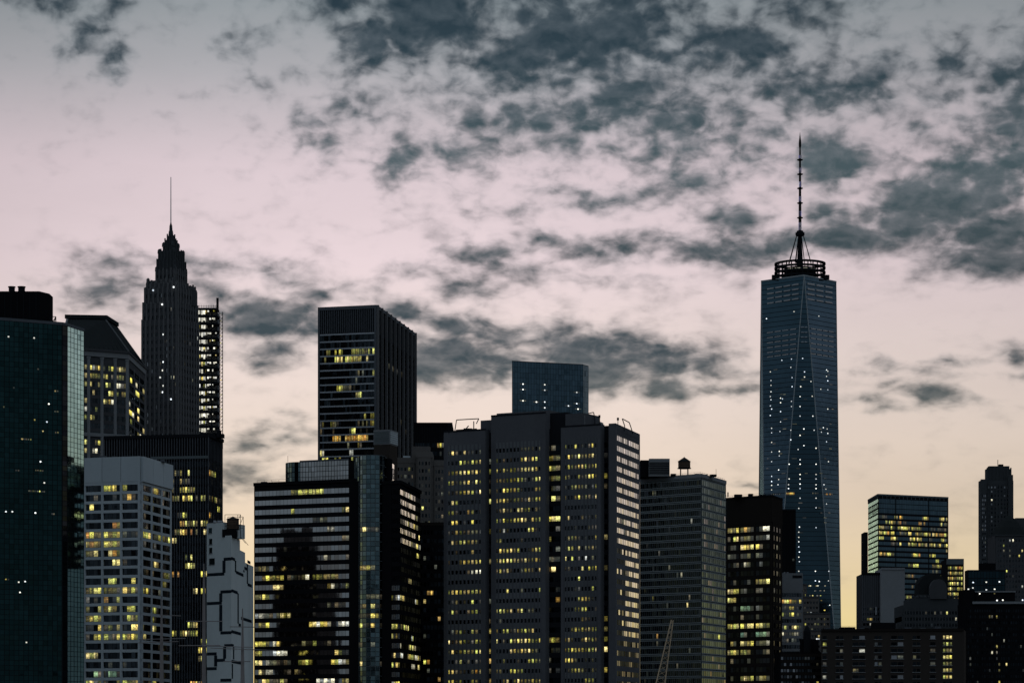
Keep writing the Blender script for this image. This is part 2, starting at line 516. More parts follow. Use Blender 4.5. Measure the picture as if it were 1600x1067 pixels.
BOXF = [(0, 1, 5, 4), (1, 2, 6, 5), (2, 3, 7, 6), (3, 0, 4, 7), (4, 5, 6, 7), (3, 2, 1, 0)]


def boxv(x0, x1, y0, y1, z0, z1):
    return [(x0, y0, z0), (x1, y0, z0), (x1, y1, z0), (x0, y1, z0), (x0, y0, z1), (x1, y0, z1), (x1, y1, z1), (x0, y1, z1)]


def box_mesh(w, h, d, mat, inset=0.05):
    """x 0..w, height 0..h, standing proud by d of the wall plane (local -y is outwards)"""
    k = ('box', round(w, 3), round(h, 3), round(d, 3), mat, inset)
    if k not in MESH:
        me = raw_mesh('box', boxv(0, w, -d, inset, 0, h), BOXF, mat)
        if mat.startswith('lit'):
            uv = me.uv_layers.new(name='UVMap')
            for lp in me.loops:
                v = me.vertices[lp.vertex_index].co
                uv.data[lp.index].uv = (v.x / w, v.z / h)
        MESH[k] = me
    return MESH[k]


def prism(name, parent, pts, z0, z1, mat, top=None):
    """closed vertical prism; pts counter-clockwise from above; top = other outline at z1"""
    n = len(pts)
    top = top or pts
    v = [(p[0], p[1], z0) for p in pts] + [(p[0], p[1], z1) for p in top]
    f = [(i, (i + 1) % n, n + (i + 1) % n, n + i) for i in range(n)]
    f += [tuple(range(n, 2 * n)), tuple(reversed(range(n)))]
    me = raw_mesh(name, v, f, mat)
    o = link(name, me, parent)
    return o


def bar(name, parent, p, q, r, mat, n=6, r2=None):
    p, q = Vector(p), Vector(q)
    ax = (q - p)
    L = ax.length
    rot = ax.to_track_quat('Z', 'Y').to_matrix().to_4x4()
    r2 = r if r2 is None else r2
    v, f = [], []
    for k, (zz, rr) in enumerate(((0, r), (L, r2))):
        for i in range(n):
            a = 2 * math.pi * i / n
            v.append((rr * math.cos(a), rr * math.sin(a), zz))
    f = [(i, (i + 1) % n, n + (i + 1) % n, n + i) for i in range(n)] + [tuple(range(n, 2 * n)), tuple(reversed(range(n)))]
    me = raw_mesh(name, v, f, mat)
    return link(name, me, parent, Matrix.Translation(p) @ rot)


def bars(name, parent, segs, r, mat, n=4):
    """a lattice welded into one part"""
    V_, F_ = [], []
    for (p, q) in segs:
        p, q = Vector(p), Vector(q)
        rot = (q - p).to_track_quat('Z', 'Y').to_matrix()
        b = len(V_)
        for e in (p, q):
            for i in range(n):
                a = 2 * math.pi * i / n + math.pi / 4
                V_.append(tuple(e + rot @ Vector((r * math.cos(a), r * math.sin(a), 0))))
        F_ += [(b + i, b + (i + 1) % n, b + n + (i + 1) % n, b + n + i) for i in range(n)]
        F_ += [tuple(b + n + i for i in range(n)), tuple(b + i for i in reversed(range(n)))]
    return link(name, raw_mesh(name, V_, F_, mat), parent)


def block(name, parent, x0, x1, y0, y1, z0, z1, mat):
    return link(name, raw_mesh(name, boxv(x0, x1, y0, y1, z0, z1), BOXF, mat), parent)


class Face:
    """a wall of a building: A = left end, B = right end seen from outside"""
    def __init__(self, A, B, tilt=None):
        self.A, self.B = Vector((A[0], A[1])), Vector((B[0], B[1]))
        d = self.B - self.A
        self.L = d.length
        self.t = d / self.L
        self.n = Vector((self.t.y, -self.t.x))
        self.rot = math.atan2(self.t.y, self.t.x)
        self.R = Matrix.Rotation(self.rot, 4, 'Z')

    def at(self, s, z, out=0.0):
        p = self.A + self.t * s + self.n * out
        return Matrix.Translation((p.x, p.y, z)) @ self.R

    def s_of(self, px):
        """distance along the wall where photograph column px crosses it"""
        k = (px - 800.0) / FPX
        den = self.t.x - k * self.t.y
        return (k * self.A.y - self.A.x) / den


class Bld:
    def __init__(self, name, label, cat, px, D, group=None):
        self.D = D
        self.root = thing(name, label, cat, X(px, D), D, 0.0, group)
        self.panes = []      # (face, s, z, w, h, mat, out)
        self.rng = random.Random(hash_str(label))

    def body(self, pts, ztop, mat, z0=0.0, name='wall', top=None):
        return prism(name, self.root, pts, z0, ztop, mat, top)

    def hbar(self, F, s0, s1, z, h, d, mat, name='spandrel'):
        return link(name, box_mesh(s1 - s0, h, d, mat), self.root, F.at(s0, z))

    def vbar(self, F, s, w, z0, z1, d, mat, name='pier'):
        return link(name, box_mesh(w, z1 - z0, d, mat), self.root, F.at(s - w / 2, z0))

    def pane(self, F, s, z, w, h, mat, out=0.06):
        self.panes.append((F, s, z, w, h, mat, out))

    def grid(self, F, s0, s1, ztop, pitch, rows, cols, hs, wp, glass, spandrel=None, pier=None, lit=None,
             ds=0.30, dp=0.36, skip=None, win_out=0.06, pier_every=1, edge=True, sub=1):
        """rows of windows hanging down from ztop. hs = spandrel height, wp = pier width"""
        cw = (s1 - s0) / cols
        zbot = ztop - rows * pitch
        for r in range(rows):
            zt = ztop - r * pitch
            if spandrel:
                self.hbar(F, s0, s1, zt - hs, hs, ds, spandrel)
            for c in range(cols):
                if skip and skip(r, c):
                    continue
                w = (cw - wp) / sub
                for k in range(sub):
                    mt = lit(r, c * sub + k) if lit else None
                    gap = 0.0 if sub == 1 else 0.12
                    self.pane(F, s0 + c * cw + wp / 2 + k * w + gap / 2, zt - pitch + 0.02, w - gap, pitch - hs - 0.04, mt or glass, win_out)
        if pier:
            for c in range(cols + 1):
                if c % pier_every:
                    continue
                if not edge and c in (0, cols):
                    continue
                w = max(wp, 0.15)
                self.vbar(F, min(max(s0 + c * cw, s0 + w / 2), s1 - w / 2), w, zbot, ztop, dp, pier)
        return zbot

    def finish(self, single=300, min_px=5.5):
        """the windows that show largest become parts of their own, the rest one sheet"""
        def size(p):
            F, s, z, w, h, mat, out = p
            D = (F.A + F.t * s).y
            k = FPX / D
            wpx = w * k * abs(F.t.x - F.t.y * (F.A.x / max(F.A.y, 1)))
            lit = mat.startswith(('lit', 'work', 'star'))
            return (wpx + 0.001) * (h * k) * (3.0 if lit else 1.0), max(wpx, h * k), lit
        info = [(size(p), p) for p in self.panes]
        info.sort(key=lambda q: -q[0][0])
        rest = []
        nsingle = 0
        for (a, mx, lit), p in info:
            if nsingle < single and (mx >= min_px or lit):
                F, s, z, w, h, mat, out = p
                nm = 'window'
                link(nm, box_mesh(w, h, out, mat, 0.01), self.root, F.at(s, z))
                nsingle += 1
            else:
                rest.append(p)
        if rest:
            V_, F_, mi, mats = [], [], [], []
            for (F, s, z, w, h, mat, out) in rest:
                if mat not in mats:
                    mats.append(mat)
                b = len(V_)
                mw = F.at(s, z)
                for v in ((0, -out, 0), (w, -out, 0), (w, -out, h), (0, -out, h), (0, .01, 0), (w, .01, 0), (w, .01, h), (0, .01, h)):
                    V_.append(tuple(mw @ Vector(v)))
                for f in ((0, 1, 2, 3), (4, 5, 1, 0), (5, 6, 2, 1), (6, 7, 3, 2), (7, 4, 0, 3)):
                    F_.append(tuple(b + i for i in f))
                    mi.append(mats.index(mat))
            me = raw_mesh('window_sheet', V_, F_, mats)
            me.polygons.foreach_set('material_index', mi)
            uv = me.uv_layers.new(name='UVMap')
            cor = ((0, 0), (1, 0), (1, 1), (0, 1)) * 2
            uv.data.foreach_set('uv', [c for lp in me.loops for c in cor[lp.vertex_index % 8]])
            o = link('window_panes', me, self.root)
            o['kind'] = 'stuff'


def hash_str(s):
    h = 7
    for ch in s:
        h = (h * 131 + ord(ch)) % 1000003
    return h


def corners(pxs, tops, Dc, ic):
    """ground points of roof corners from their photograph columns and rows; corner ic lies at Dc"""
    vc = HOR - tops[ic]
    out = []
    for px, py in zip(pxs, tops):
        D = Dc * vc / (HOR - py)
        out.append((X(px, D), D))
    return out


def quad(L, C, R):
    return [L, C, R, (L[0] + R[0] - C[0], L[1] + R[1] - C[1])]


def runs(rng, rows, cols, dens, run=(2, 5), drop=0.15, pal=None):
    """office lights come in runs along a floor; dens = per row share"""
    pal = pal or (('lit_yellow', .62), ('lit_dim', .22), ('lit_white', .1), ('lit_orange', .06))
    names = [p[0] for p in pal]
    ws = [p[1] for p in pal]
    out = {}
    for r in range(rows):
        p = dens(r) if callable(dens) else (dens[r] if r < len(dens) else dens[-1])
        c = 0
        while c < cols:
            n = rng.randint(*run)
            if rng.random() < p:
                base = rng.choices(names, ws)[0]
                for k in range(c, min(cols, c + n)):
                    if rng.random() > drop:
                        out[(r, k)] = base if rng.random() < .75 else rng.choices(names, ws)[0]
            c += n
    return lambda r, c: out.get((r, c))


def railing(b, pts, z, h=1.1, mat='metal_dark', r=0.05):
    segs = []
    for p, q in zip(pts[:-1], pts[1:]):
        n = max(2, int((Vector(q) - Vector(p)).length / 3.0))
        for i in range(n + 1):
            x = p[0] + (q[0] - p[0]) * i / n
            y = p[1] + (q[1] - p[1]) * i / n
            segs.append(((x, y, z), (x, y, z + h)))
        segs.append(((p[0], p[1], z + h), (q[0], q[1], z + h)))
        segs.append(((p[0], p[1], z + h * .5), (q[0], q[1], z + h * .5)))
    return bars('railing', b.root, segs, r, mat)


def drum(name, parent, cx, cy, prof, mat, n=24):
    """lathe: prof = [(r, z), ...]"""
    v, f = [], []
    for (r, z) in prof:
        for i in range(n):
            a = 2 * math.pi * i / n
            v.append((cx + r * math.cos(a), cy + r * math.sin(a), z))
    for k in range(len(prof) - 1):
        for i in range(n):
            f.append((k * n + i, k * n + (i + 1) % n, (k + 1) * n + (i + 1) % n, (k + 1) * n + i))
    f.append(tuple(reversed(range(n))))
    f.append(tuple(range((len(prof) - 1) * n, len(prof) * n)))
    return link(name, raw_mesh(name, v, f, mat), parent)


ZLOW = lambda D: Z(1092, D)      # facades are detailed down to just below the frame
# ------------------------------------------------------------------ ground and river
def sheet(name, x0, x1, y0, y1, z, mat):
    o = link(name, raw_mesh(name, [(x0, y0, z), (x1, y0, z), (x1, y1, z), (x0, y1, z)], [(0, 1, 2, 3)], mat))
    o['kind'] = 'structure'
    return o


sheet('ground', -20000, 20000, -20000, 40000, -3.0, 'asphalt')
sheet('street', -3000, 3000, 620, 6000, 0.0, 'asphalt')
sheet('water', -6000, 6000, -900, 620, -2.0, 'river_water')
quay = block('quay_wall', None, -3000, 3000, 612, 622, -3.0, 0.3, 'concrete_grey')
quay['kind'] = 'structure'
#@@BUILDINGS
# ================================================================== FRONT ROW, left to right
PAL_COOL = (('lit_white', .5), ('lit_dim', .3), ('lit_yellow', .2))


def rows_to(ztop, pitch, D):
    return max(1, int(math.ceil((ztop - ZLOW(D)) / pitch)))


# ---- green mirror-glass tower at the left edge
def green_tower():
    D = 900
    P = corners([-70, 97, 105, 131], [493, 506, 507.5, 516], D, 2)
    b = Bld('glass_tower', 'dark green mirror-glass tower with black rooftop block at the left edge', 'tower', 30, D)
    L, K, C, R = P
    zt = Z(507.5, D)
    back = [(X(127, R[1] + 13), R[1] + 13), (X(-76, L[1] + 22), L[1] + 22)]
    b.body([L, K, C, R] + back, zt, 'metal_dark')
    rng = b.rng
    pitch = M(7.8, D)
    rows = rows_to(zt, pitch, D)
    spots = {}
    for (px, py, n) in ((12, 527, 1), (52, 529, 1), (58, 578, 2), (20, 607, 2), (85, 612, 3), (75, 632, 1), (5, 637, 2), (85, 644, 4),
                        (53, 657, 2), (72, 660, 1), (66, 675, 2), (86, 677, 3), (33, 687, 9), (62, 722, 1), (24, 736, 4), (55, 736, 8), (68, 755, 1),
                        (44, 768, 15), (8, 800, 1), (18, 800, 1), (54, 802, 1), (80, 804, 3), (8, 906, 3), (28, 910, 1), (38, 909, 1), (30, 926, 1), (40, 1004, 1), (100, 1004, 1)):
        spots[(px, py)] = n
    F1, F2, F3 = Face(L, K), Face(K, C), Face(C, R)
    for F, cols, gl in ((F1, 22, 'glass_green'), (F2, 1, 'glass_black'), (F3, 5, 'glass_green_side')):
        litc = {}
        if F is F1:
            for (px, py), n in spots.items():
                s = F.s_of(px)
                if not 0 < s < F.L:
                    continue
                y = F.A.y + F.t.y * s
                r = int((zt - Z(py, y)) / pitch)
                c = int(s / F.L * cols)
                if n == 1:
                    b.pane(F, s, Z(py, y), M(2.2, y), M(2.0, y), 'star_light', .2)
                for k in range((n + 1) // 2 if n > 1 else 0):
                    b.pane(F, s + M(3.6, y) * k, Z(py, y), M(rng.uniform(1.6, 3.2), y), M(2.4, y), rng.choice(('lit_dim', 'lit_dim', 'lit_yellow', 'lit_dim')), .2)
        b.grid(F, 0, F.L, zt - 0.4, pitch, rows, cols, 0.10, 0.10, gl, 'metal_dark', 'metal_dark', lambda r, c: litc.get((r, c)), ds=.10, dp=.12)
        b.hbar(F, 0, F.L, zt - 0.4, 0.9, .25, 'metal_fin', 'parapet')
    # black rooftop block with chamfered corner, two stacks and a lattice bracket
    z1 = Z(448, D)
    xa, xb, xc = X(-60, D), X(58, D), X(70, D)
    b.body([(xa, D + 4), (xb, D + 4), (xc, D + 9), (xc, D + 16), (xa, D + 16)], Z(452, D), 'granite_black', zt, 'rooftop_block')
    rb = [o for o in b.root.children if o.name.startswith('rooftop_block')][-1]
    for i in range(12):
        x = xa + 1 + i * (xb - xa - 2) / 11
        block('louver', rb, x - .12, x + .12, D + 3.8, D + 4.1, zt + 2, Z(456, D), 'metal_dark')
    for (p, q) in ((3, 13), (18, 29)):
        drum('exhaust_stack', b.root, X((p + q) / 2, D), D + 12, [(M(q - p, D) / 2, z1 - 2), (M(q - p, D) / 2, Z(440, D)), (M(q - p, D) / 2 + .2, Z(440, D)), (M(q - p, D) / 2 + .2, Z(438.5, D))], 'metal_dark', 12)
    segs = []
    x0, x1, y0 = X(70, D), X(81, D), D + 8
    za, zb = zt, Z(489, D)
    segs += [((x0, y0, zb), (x1, y0, zb)), ((x1, y0, za), (x1, y0, zb)), ((x0, y0, za), (x1, y0, zb)), ((x0, y0, zb), ((x0 + x1) / 2, y0, za)), (((x0 + x1) / 2, y0, za), (x1, y0, zb))]
    bars('roof_bracket', b.root, segs, .16, 'metal_dark')
    b.finish(300, 9)


green_tower()


# ---- pale concrete grid tower
def grid_tower():
    D = 1050
    L, C, R = corners([132, 220, 267], [718, 715, 729], D, 1)
    b = Bld('office_tower', 'pale blue-grey concrete tower with a blank parapet and deep grid of wide windows', 'tower', 200, D)
    zt = Z(715, D)
    b.body(quad(L, C, R), zt - .3, 'granite_black')
    FL, FR = Face(L, C), Face(C, R)
    pitch = M(14.55, D)
    zr = Z(752, D)
    rows = rows_to(zr, pitch, D)
    rng = b.rng
    # floor by floor, four panes to each of the three windows of the front
    front = {0: '....yyy.y...', 1: '..d...d.dod.', 2: '.y..........', 3: '............', 4: '......oy....', 5: 'oyyyyyyydddd', 6: 'yoyyyyyy....',
             7: 'yyy..yoy....', 8: '......yyd...', 9: '............', 10: '.....yy...y.', 11: 'yyyyyyydyyyd', 12: 'd.d.o.dy....', 13: 'y..yyyy..yy.',
             14: 'yyyy....dyyy', 15: 'dd.ydydyd.yy', 16: 'd.yyyddyyoyy', 17: '............', 18: 'yyy.........', 19: '.....d..d...',
             20: '..gddggd....', 21: 'yydyd..yyyyy', 22: '....yy......', 23: '.d..dd.yyy..'}
    side = {0: 'wwwwdyywwd..', 1: 'www.........', 2: 'wwd.d.......', 3: 'wd..........', 4: 'www.d.......', 5: 'yyyywddyyddy', 6: 'wd..dd......', 8: '.....yy.....',
            9: '.dd.d...dyyd', 10: '........ydd.', 11: 'yyydd..d....', 13: '....yyd.....', 14: '....yd......', 15: 'd...yy......', 16: 'yy..........', 21: 'd..dyy......'}
    code = {'y': 'lit_yellow', 'd': 'lit_dim', 'o': 'lit_orange', 'w': 'glass_bright', 'g': 'lit_green', '.': None}
    pane_cache = {}
    for F, cols, lits, pier in ((FL, 3, front, M(3.2, D)), (FR, 3, side, M(7, D))):
        cw = F.L / cols
        hs = M(4.6, D)
        for r in range(rows):
            z1 = zr - r * pitch
            b.hbar(F, 0, F.L, z1 - hs, hs, .9, 'concrete_pale', 'floor_band') if F is FL else b.hbar(F, 0, F.L, z1 - hs, hs, .3, 'concrete_pale', 'floor_band')
            for c in range(cols):
                w, h = cw - pier, pitch - hs
                # window frame with the four panes as its pieces
                fr = link('window', box_mesh(w, .18, .12, 'metal_dark'), b.root, F.at(c * cw + pier / 2, z1 - pitch))
                row = lits.get(r, '............')
                for k in range(4):
                    mt = code[row[c * 4 + k]] or ('glass_dark' if F is FL else ('glass_grey' if rng.random() < .35 else 'glass_dark'))
                    pw = w / 4
                    link('pane', box_mesh(pw - .1, h - .2, .06, mt), fr, F.at(c * cw + pier / 2 + k * pw + .05, z1 - pitch + .19))
        for c in range(cols + 1):
            b.vbar(F, min(max(c * cw, pier / 2), F.L - pier / 2), pier, zr - rows * pitch, zr, 1.0 if F is FL else .34, 'concrete_pale')
        # blank parapet panels with recessed joints
        n = 3
        for k in range(n):
            link('parapet_panel', box_mesh(F.L / n - .18, zt - zr + .5, 1.0, 'concrete_pale'), b.root, F.at(k * F.L / n + .09, zr + .02))
    q = quad(L, C, R)
    b.body([(p[0] * .9 + sum(a[0] for a in q) / 4 * .1, p[1] * .9 + sum(a[1] for a in q) / 4 * .1) for p in q], zt + .8, 'roof_tar', zt - .3, 'roof')
    for (px, w, h, dy) in ((150, 10, 3, 8), (168, 6, 4, 12), (186, 14, 2.5, 9), (226, 9, 3, 16), (240, 6, 2, 20)):
        block('roof_unit', b.root, X(px, D), X(px + w, D), D + dy, D + dy + 4, zt + .4, zt + .8 + M(h, D), 'metal_fin')
    bar('antenna', b.root, (X(205, D), D + 12, zt + .5), (X(205, D), D + 12, zt + 4.5), .07, 'metal_dark')
    b.finish()


grid_tower()


# ---- dark finned slab behind it
def fin_tower():
    D = 1150
    L, C, R = corners([163, 326, 347.5], [683, 679.5, 688], D, 1)
    b = Bld('office_tower', 'black slab tower with closely set vertical fins behind the pale grid tower', 'tower', 250, D)
    zt = Z(679.5, D)
    b.body(quad(L, C, R), zt, 'granite_black')
    FL, FR = Face(L, C), Face(C, R)
    pitch = M(13.2, D)
    zr = Z(716, D)
    rows = rows_to(zr, pitch, D)
    rng = b.rng
    pal = (('lit_yellow', .7), ('lit_dim', .2), ('lit_orange', .1))
    dens = [.05, .1, .1, .4, .6, .12, .3, .6, .55, .1, .25, .3, .2, .12, .2, .15, .2, .12, .1, .06, .6, .4, .2, .55, .3, .3, .2]
    cols = 40
    lt = runs(rng, rows, cols, dens, (2, 6), .2, pal)
    lt0 = lambda r, c: lt(r, c) if c > 14 else None
    for F, nc, gl in ((FL, cols, 'glass_black'), (FR, 10, 'glass_dark')):
        lf = lt0 if F is FL else runs(rng, rows, nc, [0, .2, 0, .5, .7, .1, .3, .0], (2, 5), .2, pal)
        b.grid(F, 0, F.L, zr, pitch, rows, nc, pitch * .34, .12, gl, 'granite_black', None, lf, ds=.10)
        nf = nc
        for k in range(nf + 1):
            b.vbar(F, min(max(k * F.L / nf, .1), F.L - .1), .2 if F is FL else .12, zr - rows * pitch, zt, .5 if F is FL else .2, 'metal_fin', 'fin')
        b.hbar(F, 0, F.L, zt - .9, 1.3, .7, 'metal_dark', 'cornice')
    b.hbar(FL, FL.L * .45, FL.L, zr, 1.1, .62, 'metal_aluminium', 'band')
    for (px, h) in ((330, 4), (338, 6), (343, 3)):
        block('roof_unit', b.root, X(px, D + 8), X(px + 6, D + 8), D + 9, D + 13, zt, zt + h * .5, 'metal_dark')
    b.finish(300, 7)


fin_tower()


# ---- windowless white building with painted line mural, water tank on top
def mural_building():
    D = 900
    L, C, R = corners([323, 361, 396], [815, 812, 832], D, 1)
    b = Bld('mural_building', 'windowless pale building with dark meandering lines painted on its walls', 'building', 355, D)
    zA = Z(815, D)
    zB = Z(870, D)
    FL, FR = Face(L, C), Face(C, R)
    q = quad(L, C, R)
    # body stepped down towards the right
    b.body(q, Z(868, D), 'concrete_white')
    s1 = FR.A + FR.t * FR.s_of(383)
    s2 = FR.A + FR.t * FR.s_of(373)
    dv = (q[3][0] - q[0][0], q[3][1] - q[0][1])
    off = lambda p, e: (p[0] + FL.n.x * e + FR.n.x * e, p[1] + FL.n.y * e + FR.n.y * e)

    def sub(pxr, z0, z1, e):
        P = FR.A + FR.t * FR.s_of(pxr)
        l, c, r = off(L, -e), off(C, -e), off((P.x, P.y), -e)
        b.body(quad(l, c, r), z1, 'concrete_white', z0, 'wall')
    sub(383, Z(868, D), Z(852, D), .003)
    sub(375, Z(852, D), Z(836, D), .006)
    # left part rises to full height, right of it the tank stand
    P = FL.A + FL.t * FL.s_of(347)
    l, c = off(L, -.009), off((P.x, P.y), -.009)
    b.body([l, c, (c[0] + 6, c[1] + 14), (l[0] + 6, l[1] + 14)], zA, 'concrete_white', Z(836, D), 'wall')
    b.body([l, c, (c[0] + 6, c[1] + 14), (l[0] + 6, l[1] + 14)], zA + M(9, D) * .12, 'concrete_grey', zA + .004, 'coping')
    # painted lines: photograph columns/rows of the strokes, laid on the two walls
    wd = M(4.8, D)

    def stroke(F, px0, py0, px1, py1):
        s0, s1 = F.s_of(px0), F.s_of(px1)
        y = F.A.y + F.t.y * (s0 + s1) / 2
        z0, z1 = Z(py0, y), Z(py1, y)
        if abs(s1 - s0) > abs(z1 - z0):
            z = (z0 + z1) / 2
            link('painted_line', box_mesh(abs(s1 - s0) + wd, wd, .03, 'paint_navy'), b.root, F.at(min(s0, s1) - wd / 2, z - wd / 2))
        else:
            k = 1.0 / max(.25, abs(F.t.x - F.t.y * F.A.x / F.A.y))
            w2 = wd * min(k, 3.2)
            link('painted_line', box_mesh(w2, abs(z1 - z0) - wd, .03, 'paint_navy'), b.root, F.at((s0 + s1) / 2 - w2 / 2, min(z0, z1) + wd / 2))
    # corner between the walls is at column 361
    for a in ((325, 897, 349, 897), (350, 897, 350, 873), (351, 873, 360, 873), (325, 942, 345, 942), (345, 942, 345, 924), (345, 988, 345, 942),
              (346, 924, 360, 924), (346, 988, 360, 988), (325, 1021, 337, 1021), (337, 1021, 337, 1043), (325, 1044, 337, 1044), (338, 1031, 350, 1031), (351, 1031, 351, 1008), (346, 1062, 360, 1062), (352, 1008, 360, 1008)):
        stroke(FL, *a)
    for a in ((362, 873, 367, 873), (368, 873, 368, 896), (369, 896, 380, 896), (381, 896, 381, 888), (382, 888, 386, 888), (386.5, 878, 386.5, 914), (387, 878, 391, 878), (387, 914, 393, 914),
              (362, 924, 371, 924), (372, 924, 372, 976), (373, 976, 376, 976), (362, 988, 376, 988), (377, 968, 393, 968), (362, 1008, 365, 1008), (365, 1008, 365, 1032), (362, 1034, 376, 1034), (363, 1034, 363, 1062)):
        stroke(FR, *a)
    for (px, py, w, h) in ((326, 830, 8, 8), (327, 848, 7, 9), (327, 862, 7, 9), (327, 880, 13, 10)):
        s = FL.s_of(px)
        wn = link('window', box_mesh(M(w, D), M(h, D), .05, 'glass_black' if py > 840 else 'glass_dark'), b.root, FL.at(s, Z(py, D)))
        link('window_sill', box_mesh(M(w, D) + .3, .2, .18, 'concrete_grey'), wn, FL.at(s - .15, Z(py, D) - .2))
    # black bulkhead below the tank
    b.body([(X(346, D), D + 2), (X(366, D), D + 2), (X(366, D), D + 10), (X(346, D), D + 10)], Z(826, D), 'granite_black', Z(838, D), 'bulkhead')
    for px in (331, 337, 341):
        block('roof_unit', b.root, X(px, D), X(px + 4, D), D + 5, D + 8, zA + .2, zA + .2 + M(3, D), 'metal_bright')
    b.finish()
    return b


mural_building()


def water_tank(label, px, D, z0, rpx, hpx, legpx, roof_px):
    b = thing('water_tank', label, 'water tank', X(px, D), D + 6, z0)
    cx, cy, r = X(px, D), D + 6, M(rpx, D)
    zb = z0 + M(legpx, D)
    zt = zb + M(hpx, D)
    n = 14
    for i in range(n):                                   # wooden staves
        a0, a1 = 2 * math.pi * (i + .03) / n, 2 * math.pi * (i + .97) / n
        v = []
        for rr in (r, r * .93):
            for a in (a0, a1):
                for z in (zb, zt):
                    v.append((cx + rr * math.cos(a), cy + rr * math.sin(a), z))
        f = [(0, 2, 3, 1), (5, 7, 6, 4), (1, 3, 7, 5), (2, 0, 4, 6), (0, 1, 5, 4), (3, 2, 6, 7)]
        link('stave', raw_mesh('stave', v, f, 'timber'), b)
    drum('tank_core', b, cx, cy, [(r * .94, zb + .02), (r * .94, zt - .02)], 'timber', 14)
    for k in (.12, .38, .62, .86):
        z = zb + (zt - zb) * k
        drum('hoop', b, cx, cy, [(r * 1.02, z), (r * 1.02, z + .12)], 'metal_dark', 14)
    drum('tank_roof', b, cx, cy, [(r * 1.08, zt), (r * 1.08, zt + .15), (.12, zt + M(roof_px, D)), (.05, zt + M(roof_px, D) + .3)], 'roof_slate', 14)
    for a in (.8, 2.36, 3.93, 5.5):
        x, y = cx + r * .85 * math.cos(a), cy + r * .85 * math.sin(a)
        bar('leg', b, (x, y, z0), (x, y, zb), .16, 'metal_dark')
    drum('platform', b, cx, cy, [(r * 1.15, zb - .25), (r * 1.15, zb)], 'metal_dark', 14)
    return b


water_tank('brown wooden water tank inside a steel frame on the mural building', 361, 900, Z(826, 900), 9.5, 15, 2, 4)
_f = thing('tank_frame', 'thin steel framework standing round the wooden tank on the mural building', 'frame', X(363, 900), 906, Z(838, 900))
_D = 900
_segs = []
_x0, _x1, _z0, _z1 = X(350.5, _D), X(375, _D), Z(838, _D), Z(803, _D)
for _y in (902, 911):
    for _x in (_x0, (_x0 + _x1) / 2 + 1.6, _x1):
        _segs.append(((_x, _y, _z0), (_x, _y, _z1)))
    for _z in (_z1, (_z0 + _z1) / 2):
        _segs.append(((_x0, _y, _z), (_x1, _y, _z)))
    _segs.append(((_x1, _y, _z0), (_x1 + 1.6, _y, _z0 - 2)))
    _segs.append(((_x1, _y, _z1), (_x1 - 1.5, _y, (_z0 + _z1) / 2)))
bars('steel_frame', _f, _segs, .10, 'metal_dark')


